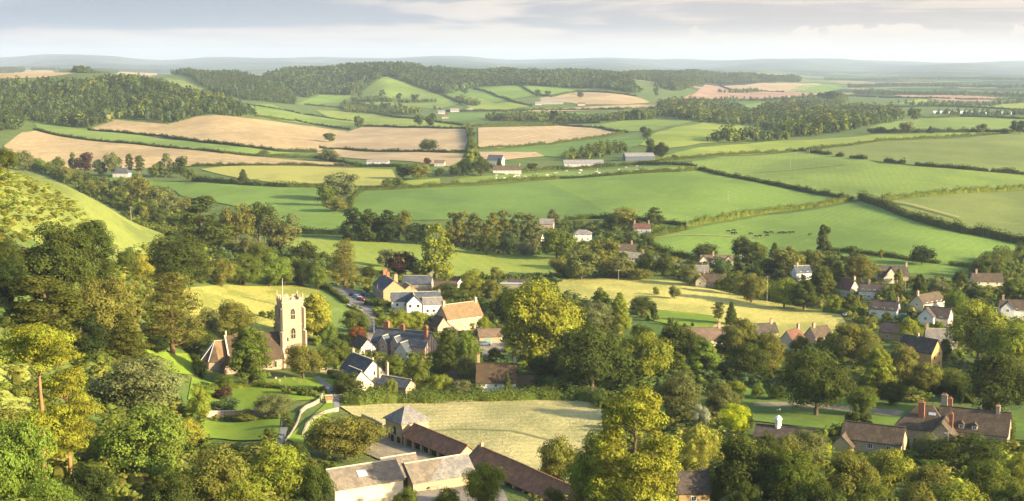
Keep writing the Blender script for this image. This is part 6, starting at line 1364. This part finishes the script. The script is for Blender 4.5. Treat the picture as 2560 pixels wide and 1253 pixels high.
# ------------------------------------------------------------------ stone walls
def wall(name, label, pix, h, w_, m, coping=True):
    P = resample([at(*p).xy[:] for p in pix], 1.2); pts = np.array([p[:] for p in P]); d = np.gradient(pts, axis=0); d /= np.linalg.norm(d, axis=1, keepdims=True)+1e-9; n = np.column_stack([-d[:, 1], d[:, 0]]); z = gz(pts[:, 0], pts[:, 1]); k = len(pts); rg = np.random.default_rng(3)
    def prof(off, zz): return np.column_stack([pts+n*off, z+zz+(rg.uniform(-.04, .04, k) if zz > 0 else 0)])
    V_ = np.concatenate([prof(-w_/2, -.8), prof(-w_/2, h), prof(w_/2, h), prof(w_/2, -.8)]); F_ = [(i+j*k, i+1+j*k, i+1+(j+1)*k, i+(j+1)*k) for j in range(3) for i in range(k-1)]+[(0, k, 2*k, 3*k), (k-1, 4*k-1, 3*k-1, 2*k-1)]
    o = fmesh(name, V_, F_, m); tag(o, label, 'wall')
    if coping:
        V_ = np.concatenate([prof(-w_/2-.08, h+.01), prof(-w_/2-.08, h+.14), prof(w_/2+.08, h+.14), prof(w_/2+.08, h+.01)]); fmesh('coping', V_, F_, STONET, o)
RUB = wall_mat('rubble_stone', (.42, .35, .25), 1.1)
wall('stone_wall', 'pale curved stone wall climbing from the garden path to the churchyard lane', [(752,1034),(765,1022),(785,1014),(800,1004),(806,992)], 1.0, .4, RUB, False)
wall('stone_wall', 'thin pale wall edging the narrow sunny lawn below the curved wall', [(752,1034),(742,1062),(726,1090),(712,1106)], 0.5, .3, RUB, False)
wall('stone_wall', 'long curved rubble wall sweeping round the big olive tree', [(758,1092),(768,1068),(785,1050),(812,1036),(845,1028)], 1.0, .45, RUB, False)
wall('retaining_wall', 'orange stone retaining wall between the terraced lawn and the square lawn', [(500,1040),(560,1042),(620,1040),(680,1042)], 1.5, .5, WM['pink'])
wall('stone_wall', 'low grey wall running from the dovecote yard behind the olive tree', [(905,1045),(935,1058),(958,1070)], 1.1, .4, RUB, False)
wall('lane_wall', 'low pale wall edging the lane below the car park', [(868,766),(885,775),(905,782)], .9, .35, WM['pale'])
wall('garden_wall', 'pale garden wall in front of the timbered garage', [(905,905),(950,908),(975,912)], 1.2, .35, WM['pale'])
wall('boundary_wall', 'low churchyard wall and rail beside the gabled cottage', [(800,930),(830,932),(848,935)], 1.0, .3, WM['tan'])
# ------------------------------------------------------------------ poles and wires
POLEM = bark_mat('pole_wood', (.42, .36, .28))
def pole(x, yt, yb, lab, name='utility_pole', arms=True, m=None, cat='pole'):
    P_ = at(x, yb); h = CH+ray(x, yt)[1]*P_.y-P_.z; r_ = max(.13, P_.y*.00016)
    o = link(bpy.data.objects.new(name, None)); o.location = P_; V_, F_ = tube([(0, 0, -.5), (0, 0, h)], [r_, r_*.75], 8); fmesh('post', V_, F_, m or POLEM, o)
    if arms: v, f = boxg(-.8, .8, -.06, .06, h-.5, h-.35); fmesh('crossarm', v, f, m or POLEM, o)
    tag(o, lab, cat); return P_+Vector((0, 0, h-.3))
a = pole(328, 516, 556, 'thin pole standing on the bright grassy hill')
pole(1546, 674, 704, 'pole at the upper edge of the golden meadow below the brown tree mass'); pole(1717, 541, 570, 'pole at the hedge corner by the white house lane'); pole(1820, 478, 506, 'pole in the big green field'); pole(1975, 404, 426, 'pole in the meadow beside the hedge crossing'); pole(2023, 374, 394, 'pole by the hedge of the bright strip field')
pole(2367, 1078, 1148, 'tall telegraph pole in front of the manor house'); pole(862, 866, 892, 'pale lamp post beside the church lane', 'lamp_post', False, WHITE, 'lamp post'); pole(1917, 690, 760, 'slim pole beside the orange olive tree at the golden meadow'); pole(1793, 652, 690, 'left pole before the pink roofed house'); pole(1809, 655, 692, 'right pole before the pink roofed house')
pole(944, 712, 752, 'pole against the inn side wall', 'utility_pole', False); pole(968, 652, 690, 'television aerial mast behind the inn chimneys', 'aerial_mast', True, LEAD, 'aerial')
def wire(p, q, sag, lab):
    pts = [p+(q-p)*t+Vector((0, 0, -sag*4*t*(1-t))) for t in np.linspace(0, 1, 18)]; V_, F_ = tube([tuple(v) for v in pts], [.03]*18, 5); tag(fmesh('power_line', V_, F_, DARKW), lab, 'cable')
b1 = at(205, 520)+Vector((0, 0, 11)); b2 = at(690, 640)+Vector((0, 0, 9)); wire(b1, a, 1.5, 'overhead wire from the hill pole up along the grassy crest'); wire(a, b2, 4, 'overhead wire sagging from the hill pole across the tree belt')
# ------------------------------------------------------------------ cars
def carmesh(c, rg=0):
    prof = [(-2.1, .35), (-2.15, .8), (-1.95, 1.0), (-1.45, 1.42), (.35, 1.45), (1.05, .98), (1.95, .85), (2.15, .6), (2.1, .35)]
    n = len(prof); V_ = []
    for y, s in ((-.85, 1), (-.80, 1), (.80, 1), (.85, 1)):
        pass
    for y, top in ((-.86, .0), (.86, .0)):
        for x, z in prof: V_.append((x, y*(1 if z < 1.05 else .80), z))
    F_ = [(i, i+1, n+i+1, n+i) for i in range(n-1)]+[(n-1, 0, n, 2*n-1)]+[tuple(range(n-1, -1, -1)), tuple(range(n, 2*n))]
    return V_, F_
CARM = {}
def car(px, py, rot, c, lab, grp='cars parked by the inn', van=False):
    o = link(bpy.data.objects.new('parked_van' if van else 'parked_car', None)); o.location = at(px, py)+Vector((0, 0, .32)); o.rotation_euler = (0, 0, R(rot)); tag(o, lab, 'van' if van else 'car', grp)
    m = CARM.setdefault(c, None)
    if m is None: m, t, b = newmat('car_paint_%d' % len(CARM), .3); b.inputs['Base Color'].default_value = (*c, 1); b.inputs['Specular IOR Level'].default_value = .6; CARM[c] = m
    V_, F_ = carmesh(c)
    if van: V_ = [(x*1.12, y, z*(1.45 if z > .9 else 1)) for x, y, z in V_]
    bd = fmesh('body', V_, F_, m, o); md = bd.modifiers.new('b', 'BEVEL'); md.width = .08; md.segments = 2
    zz = 1.45 if van else 1
    fmesh('windscreen', [(.42, -.66, 1.40*zz), (.42, .66, 1.40*zz), (1.04, .78, 1.03*zz), (1.04, -.78, 1.03*zz)], [(0, 3, 2, 1)], GLASS, o); fmesh('rear_window', [(-1.50, -.64, 1.38*zz), (-1.50, .64, 1.38*zz), (-1.90, .74, 1.06*zz), (-1.90, -.74, 1.06*zz)], [(0, 1, 2, 3)], GLASS, o)
    for s in (-1, 1): fmesh('side_window', [(-1.35, s*.72, 1.34*zz), (.3, s*.72, 1.34*zz), (.85, s*.885, 1.0*zz), (-1.6, s*.885, 1.0*zz)], [(0, 1, 2, 3)], GLASS, o)
    for x in (-1.35, 1.35):
        for s in (-.80, .80): V_, F_ = tube([(x, s-.1, .33), (x, s+.1, .33)], [.33, .33], 14); fmesh('wheel', V_, [tuple(q) for q in F_]+[tuple(range(14)), tuple(range(14, 28))], BLACK, o)
    for s in (-.6, .6): v, f = boxg(2.05, 2.17, s-.18, s+.18, .58, .74); fmesh('headlight', v, f, WHITE, o)
car(904, 754, -38, (.30, .02, .02), 'red car nearest the hedge in the inn car park'); car(893, 748, -38, (.30, .36, .45), 'silver blue car between the red car and the dark cars'); car(885, 743, -38, (.03, .04, .07), 'dark blue car at the far end of the inn car park row'); car(912, 741, -60, (.02, .02, .025), 'black car tucked against the inn wall')
car(1212, 866, 20, (.10, .13, .18), 'dark car on the yard by the pinkish tiled outhouse', 'cars among the village gardens'); car(2262, 800, -10, (.03, .16, .12), 'green van beside the dark purple roofed house', 'cars among the village gardens', True)
car(2120, 792, 30, (.55, .55, .56), 'silver car at the end of the golden meadow hedge', 'cars among the village gardens'); car(1610, 602, 70, (.60, .60, .60), 'pale car on the lane by the twin chimney white house', 'cars among the village gardens'); car(968, 848, -26, (.02, .03, .05), 'dark car on the yard behind the slate cottages', 'cars among the village gardens')
p1 = pole(2262, 690, 735, 'pole between the purple roofed house and the egg shaped conifer'); p2 = pole(2420, 756, 806, 'pole among the trees left of the white house at the picture edge'); p3 = pole(2130, 700, 742, 'pole beside the steep cream gable'); wire(p3, p1, 1.5, 'wire crossing above the maroon roofed cottage'); wire(p1, p2, 1.5, 'wire crossing above the end chimney house')
p4 = pole(1160, 760, 806, 'pole between the clay roofed house and the willow'); p5 = pole(935, 792, 838, 'pole beside the lane above the timbered garage'); wire(p5, p4, 2.0, 'wire crossing in front of the clay roofed house')
# ------------------------------------------------------------------ cattle
def cow_proto(name, c):
    """one continuous skinned body: trunk, neck, head, four jointed legs, tail"""
    v = [(-.95, 0, 1.15), (-.4, 0, 1.1), (.25, 0, 1.08), (.7, 0, 1.18), (1.1, 0, 1.15), (1.45, 0, .95), (-1.1, 0, .75), (-1.12, 0, .45)]; e = [(0, 1), (1, 2), (2, 3), (3, 4), (4, 5), (0, 6), (6, 7)]; r_ = [.30, .38, .38, .30, .17, .10, .035, .04]
    for s in (-1, 1):
        b = len(v); v += [(-.85, s*.22, .85), (-.95, s*.22, .48), (-.88, s*.22, .05)]; r_ += [.15, .07, .06]; e += [(0, b), (b, b+1), (b+1, b+2)]
        b = len(v); v += [(.62, s*.2, .8), (.66, s*.2, .45), (.62, s*.2, .05)]; r_ += [.13, .07, .06]; e += [(3, b), (b, b+1), (b+1, b+2)]
        b = len(v); v += [(1.05, s*.22, 1.24)]; r_ += [.05]; e += [(4, b)]
    me = bpy.data.meshes.new(name); me.from_pydata(v, e, []); o = bpy.data.objects.new(name, me); COL.objects.link(o)
    md = o.modifiers.new('skin', 'SKIN'); sk = me.skin_vertices[0].data
    for i, q in enumerate(r_): sk[i].radius = (q, q)
    sk[0].use_root = True; s2 = o.modifiers.new('sub', 'SUBSURF'); s2.levels = s2.render_levels = 1
    dg = bpy.context.evaluated_depsgraph_get(); m2 = bpy.data.meshes.new_from_object(o.evaluated_get(dg)); bpy.data.objects.remove(o); m2.materials.append(c)
    return m2
def hide_mat(name, a, b_, lo, hi):
    m, t, b = newmat(name, .8); tcn = N(t, 'ShaderNodeTexCoord'); t.links.new(MIX(MR(noise(t, tcn.outputs['Object'], 1.3, 2), lo, hi, t=t), a, b_, t), b.inputs['Base Color']); return m
CB = cow_proto('cow', hide_mat('black_hide', (.018, .015, .012), (.03, .022, .015), .4, .6)); CW = cow_proto('cow', hide_mat('pied_hide', (.75, .72, .66), (.03, .025, .02), .55, .6)); 
rg = random.Random(8)
for i, (x_, y_) in enumerate([(1820,582),(1834,580),(1832,587),(1839,586),(1877,588),(1890,595),(1899,594),(1914,585),(1918,586),(1917,593),(1929,585),(1948,586),(1956,585),(1961,586),(1972,585),(1981,585),(2024,590)]):
    o = link(bpy.data.objects.new('cow', CB)); o.location = at(x_, y_); o.scale = (1.1,)*3; o.rotation_euler = (0, 0, rg.uniform(-.6, .6)+(math.pi if rg.random() < .5 else 0)); tag(o, 'black cow grazing in the herd on the big sunlit pasture', 'cow', 'black cattle grazing on the sunlit pasture')
for i in range(28):
    t = rg.random(); x_ = 1235+t*370; y_ = 446-22*t+rg.uniform(-7, 5); o = link(bpy.data.objects.new('cow', CW)); o.location = at(x_, y_); o.scale = (1.1,)*3; o.rotation_euler = (0, 0, rg.uniform(0, 6.28)); tag(o, 'pale cow in the herd spread over the pasture below the farm sheds', 'cow', 'pale cattle below the farm sheds')
# ------------------------------------------------------------------ courtyard furniture, hut, gates
def table(px, py, rot, lab, benches=True):
    o = link(bpy.data.objects.new('picnic_table' if benches else 'table', None)); o.location = at(px, py)+Vector((0, 0, .3)); o.rotation_euler = (0, 0, R(rot)); tag(o, lab, 'table'); m = plain('weathered_wood', (.55, .42, .33), .8)
    v, f = boxg(-1.5, 1.5, -.6, .6, .70, .78); fmesh('tabletop', v, f, m, o)
    for sx in (-1.1, 1.1):
        for sy in (-.4, .4): v, f = boxg(sx-.06, sx+.06, sy-.06, sy+.06, -.3, .70); fmesh('leg', v, f, m, o)
    if benches:
        for s in (-1, 1): v, f = multi([boxg(-1.5, 1.5, s*1.05-.18, s*1.05+.18, .42, .48), boxg(-1.2, -1.1, s*1.05-.12, s*1.05+.12, -.3, .42), boxg(1.1, 1.2, s*1.05-.12, s*1.05+.12, -.3, .42)]); fmesh('bench', v, f, m, o)
table(1126, 1216, 30, 'left picnic table with benches on the barn terrace'); table(1158, 1204, 30, 'right picnic table with benches against the slate barn'); table(1090, 1228, 30, 'pale slab table in the barn courtyard', False)
h = House('garden_hut', 'small hut with rusty orange gable half buried in trees below the manor', 'shed', 2392, 1166, 40, (0, 0)); h.block(0, 0, 3.6, 3.4, 2.2, 1.5, 'ham', 'red', along='y', over=.3)
h = House('lych_gate', 'small orange brown gate shelter at the top of the curved pale wall', 'gate', 822, 1008, 20, (0, 0)); h.block(0, 0, 1.6, 1.6, 1.2, .7, 'ham', 'clay', over=.15)
def gate(px, py, rot, lab):
    o = link(bpy.data.objects.new('field_gate', None)); o.location = at(px, py)+Vector((0, 0, .05)); o.rotation_euler = (0, 0, R(rot)); tag(o, lab, 'gate')
    for x in (-1.7, 1.7): v, f = boxg(x-.1, x+.1, -.1, .1, -.3, 1.4); fmesh('gate_post', v, f, POLEM, o)
    v, f = multi([boxg(-1.6, 1.6, -.03, .03, z, z+.09) for z in (.3, .55, .8, 1.1)]+[boxg(x-.05, x+.05, -.035, .035, .3, 1.19) for x in (-1.55, 0, 1.55)]); fmesh('gate_leaf', v, f, POLEM, o)
gate(852, 998, 5, 'pale wooden gate at the lane beside the cream gabled cottage'); gate(2140, 500, 0, 'field gate in the gap where the hedges cross')
# red rail fence on the laurel hedge side of the hay field
def fence(pix, h, lab, st=2.4, rails=(.5, 1.0)):
    P = resample([at(*p).xy[:] for p in pix], st); o = link(bpy.data.objects.new('post_and_rail_fence', None)); o.location = (P[0].x, P[0].y, float(gz(P[0].x, P[0].y))); L0 = o.location; tag(o, lab, 'fence')
    g_ = [(p.x-L0.x, p.y-L0.y, float(gz(p.x, p.y))-L0.z) for p in P]
    for q in g_[:60]: v, f = boxg(q[0]-.06, q[0]+.06, q[1]-.06, q[1]+.06, q[2]-.2, q[2]+h); fmesh('post', v, f, POLEM, o)
    for z in rails: V_, F_ = tube([(q[0], q[1], q[2]+z) for q in g_], [.045]*len(g_), 5); fmesh('rail', V_, F_, POLEM, o)
fence([(1090, 1012), (1130, 1013), (1180, 1011)], 1.2, 'short brown rail fence under the laurel hedge of the hay field')
fence([(640, 772), (740, 790), (860, 765)], 1.1, 'thin post and rail fence around the rough church meadow') if False else None
# gravestones
def stones():
    rg = random.Random(4); m = plain('gravestone', (.34, .30, .24), .9); me = None
    for i, (x_, y_) in enumerate([(640,958),(655,950),(672,962),(700,956),(712,948),(735,952),(748,960),(690,950)]):
        v, f = multi([boxg(-.3, .3, -.06, .06, -.2, .8), boxg(-.2, .2, -.055, .055, .8, .92)])
        o = fmesh('gravestone', v, f, m); o.location = at(x_, y_); o.rotation_euler = (rg.uniform(-.1, .1), 0, rg.uniform(-.3, .3)); tag(o, 'weathered grey gravestone on the grass in front of the church', 'gravestone', 'gravestones in the churchyard')
stones()
# ------------------------------------------------------------------ undergrowth that fills the gardens and the wooded slopes
KEEP = list(TAKEN)
def W_(px): return [at(*p).xy[:] for p in px]
CLEAR = [W_(p) for n_, p, m_ in fields if n_ in ('lawn', 'meadow', 'hay_field')]+[W_(p) for p in ([(805,708),(935,735),(940,780),(905,780),(845,748)], [(905,772),(930,776),(948,835),(985,845),(965,885),(905,850)], [(786,940),(846,980),(852,1025),(700,1130),(676,1125),(700,1050)], [(900,1080),(1010,1105),(1260,1230),(1290,1290),(830,1290),(850,1150)], [(1880,1000),(2270,1020),(2270,1050),(1880,1025)], [(1190,850),(1265,850),(1262,885),(1200,905)])]
HOUSES = [(t[0], t[1], t[2]*.95) for t in KEEP if t not in [(a[0], a[1], a[2]) for a in []]]
bl = []
for o in bpy.data.objects:
    if o.parent is None and o.get('category') in ('house', 'pub', 'church', 'barn', 'shed', 'outbuilding', 'tower barn', 'garage', 'bungalow', 'greenhouse'):
        xs = [c for ch in o.children if ch.type == 'MESH' for c in (ch.bound_box[0], ch.bound_box[6])]
        if xs:
            r_ = max(math.hypot(c[0], c[1]) for c in xs); bl.append((o.location.x, o.location.y, min(r_, 13)*.85)); a_ = 9.0
            d = Vector((-o.location.x, -o.location.y)).normalized(); bl.append((o.location.x+d.x*7, o.location.y+d.y*7, 4.0))
UG = [[(820,700),(930,690),(1080,690),(1400,690),(1560,700),(1700,705),(1700,770),(1560,775),(1560,1000),(1380,990),(1080,1000),(860,1010),(800,905),(880,850),(870,760)],
      [(1640,640),(1720,655),(2060,632),(2150,648),(2200,668),(2290,694),(2400,702),(2460,690),(2570,645),(2800,640),(3150,700),(3150,1050),(2700,1010),(2400,950),(2300,1010),(1960,980),(1850,965),(1700,1000),(1560,1000),(1640,835),(1760,835),(1900,850),(2080,855),(2125,815),(2100,780),(1850,735),(1700,702)],
      [(420,600),(700,620),(850,655),(830,700),(800,722),(740,710),(560,708),(450,718),(300,700),(300,640)], [(1360,560),(1600,560),(1600,610),(1700,670),(1600,700),(1440,692),(1410,660)], [(860,590),(1120,600),(1350,615),(1350,640),(1200,632),(1050,606),(860,596)]]
scatter_mass('undergrowth', 'garden shrubs and undergrowth filling the ground between the village houses', UG, 4.2, (1.4, 4.2), ('round', 'round', 'bush'), ('dk', 'md', 'ol', 'dk', 'md', 'bg', 'vd'), 110, .27, CLEAR+bl, wr=.75, seed=21, cat='undergrowth')
scatter_mass('undergrowth', 'scrub and bushes covering the steep wooded bank around the churchyard and below the scrubby hill',
   [[(-150,650),(60,640),(300,680),(440,715),(470,800),(460,870),(330,868),(330,940),(380,960),(480,1040),(500,1110),(700,1120),(830,1180),(830,1300),(-150,1300)]], 4.2, (1.5, 5.5), ('round', 'tall', 'bush'), ('dk', 'md', 'ol', 'md', 'ye'), 110, .27, CLEAR+bl, wr=.72, seed=22, cat='undergrowth')
scatter_mass('undergrowth', 'bushes and undergrowth under the lower right trees in front of the manor',
   [[(1300,1215),(1440,1240),(1500,1150),(1510,1060),(1560,1000),(1700,1000),(1850,1060),(1870,1100),(2080,1085),(2240,1130),(3100,1150),(3100,1400),(2700,1400),(1300,1330)]], 4.0, (1.5, 4.0), ('round', 'round', 'bush'), ('dk', 'md', 'ol', 'yg', 'dk'), 110, .27, CLEAR+bl, wr=.72, seed=23, cat='undergrowth')
scatter_mass('undergrowth', 'tawny scrub and brambles scattered over the sunlit hill on the left', [[(-150,430),(20,440),(110,480),(190,520),(170,560),(60,560),(90,600),(-20,640),(-150,650)]], 4.6, (1.5, 3.6), ('round', 'bush', 'tall'), ('ol', 'md', 'ol', 'br'), 120, .26, wr=.95, seed=24, cat='scrub')
scatter_mass('undergrowth', 'hedge bank bushes along the belt behind the grassy hill', [[(20,400),(120,415),(260,450),(420,480),(480,560),(560,600),(500,640),(430,600),(300,530),(200,480),(100,430)]], 5, (2, 4.5), ('round',), ('dk', 'md', 'ol'), 50, .45, CLEAR, wr=.7, seed=25, cat='undergrowth')
scatter_mass('undergrowth', 'tussocks of rough grass and low brambles on the bright hill slope', [[(-150,420),(20,430),(100,455),(200,520),(230,560),(60,600),(90,620),(-150,650)]], 4.5, (.5, 1.6), ('bush', 'round'), ('yg', 'ol', 'yg', 'br'), 60, .4, wr=1.3, seed=26, cat='scrub')
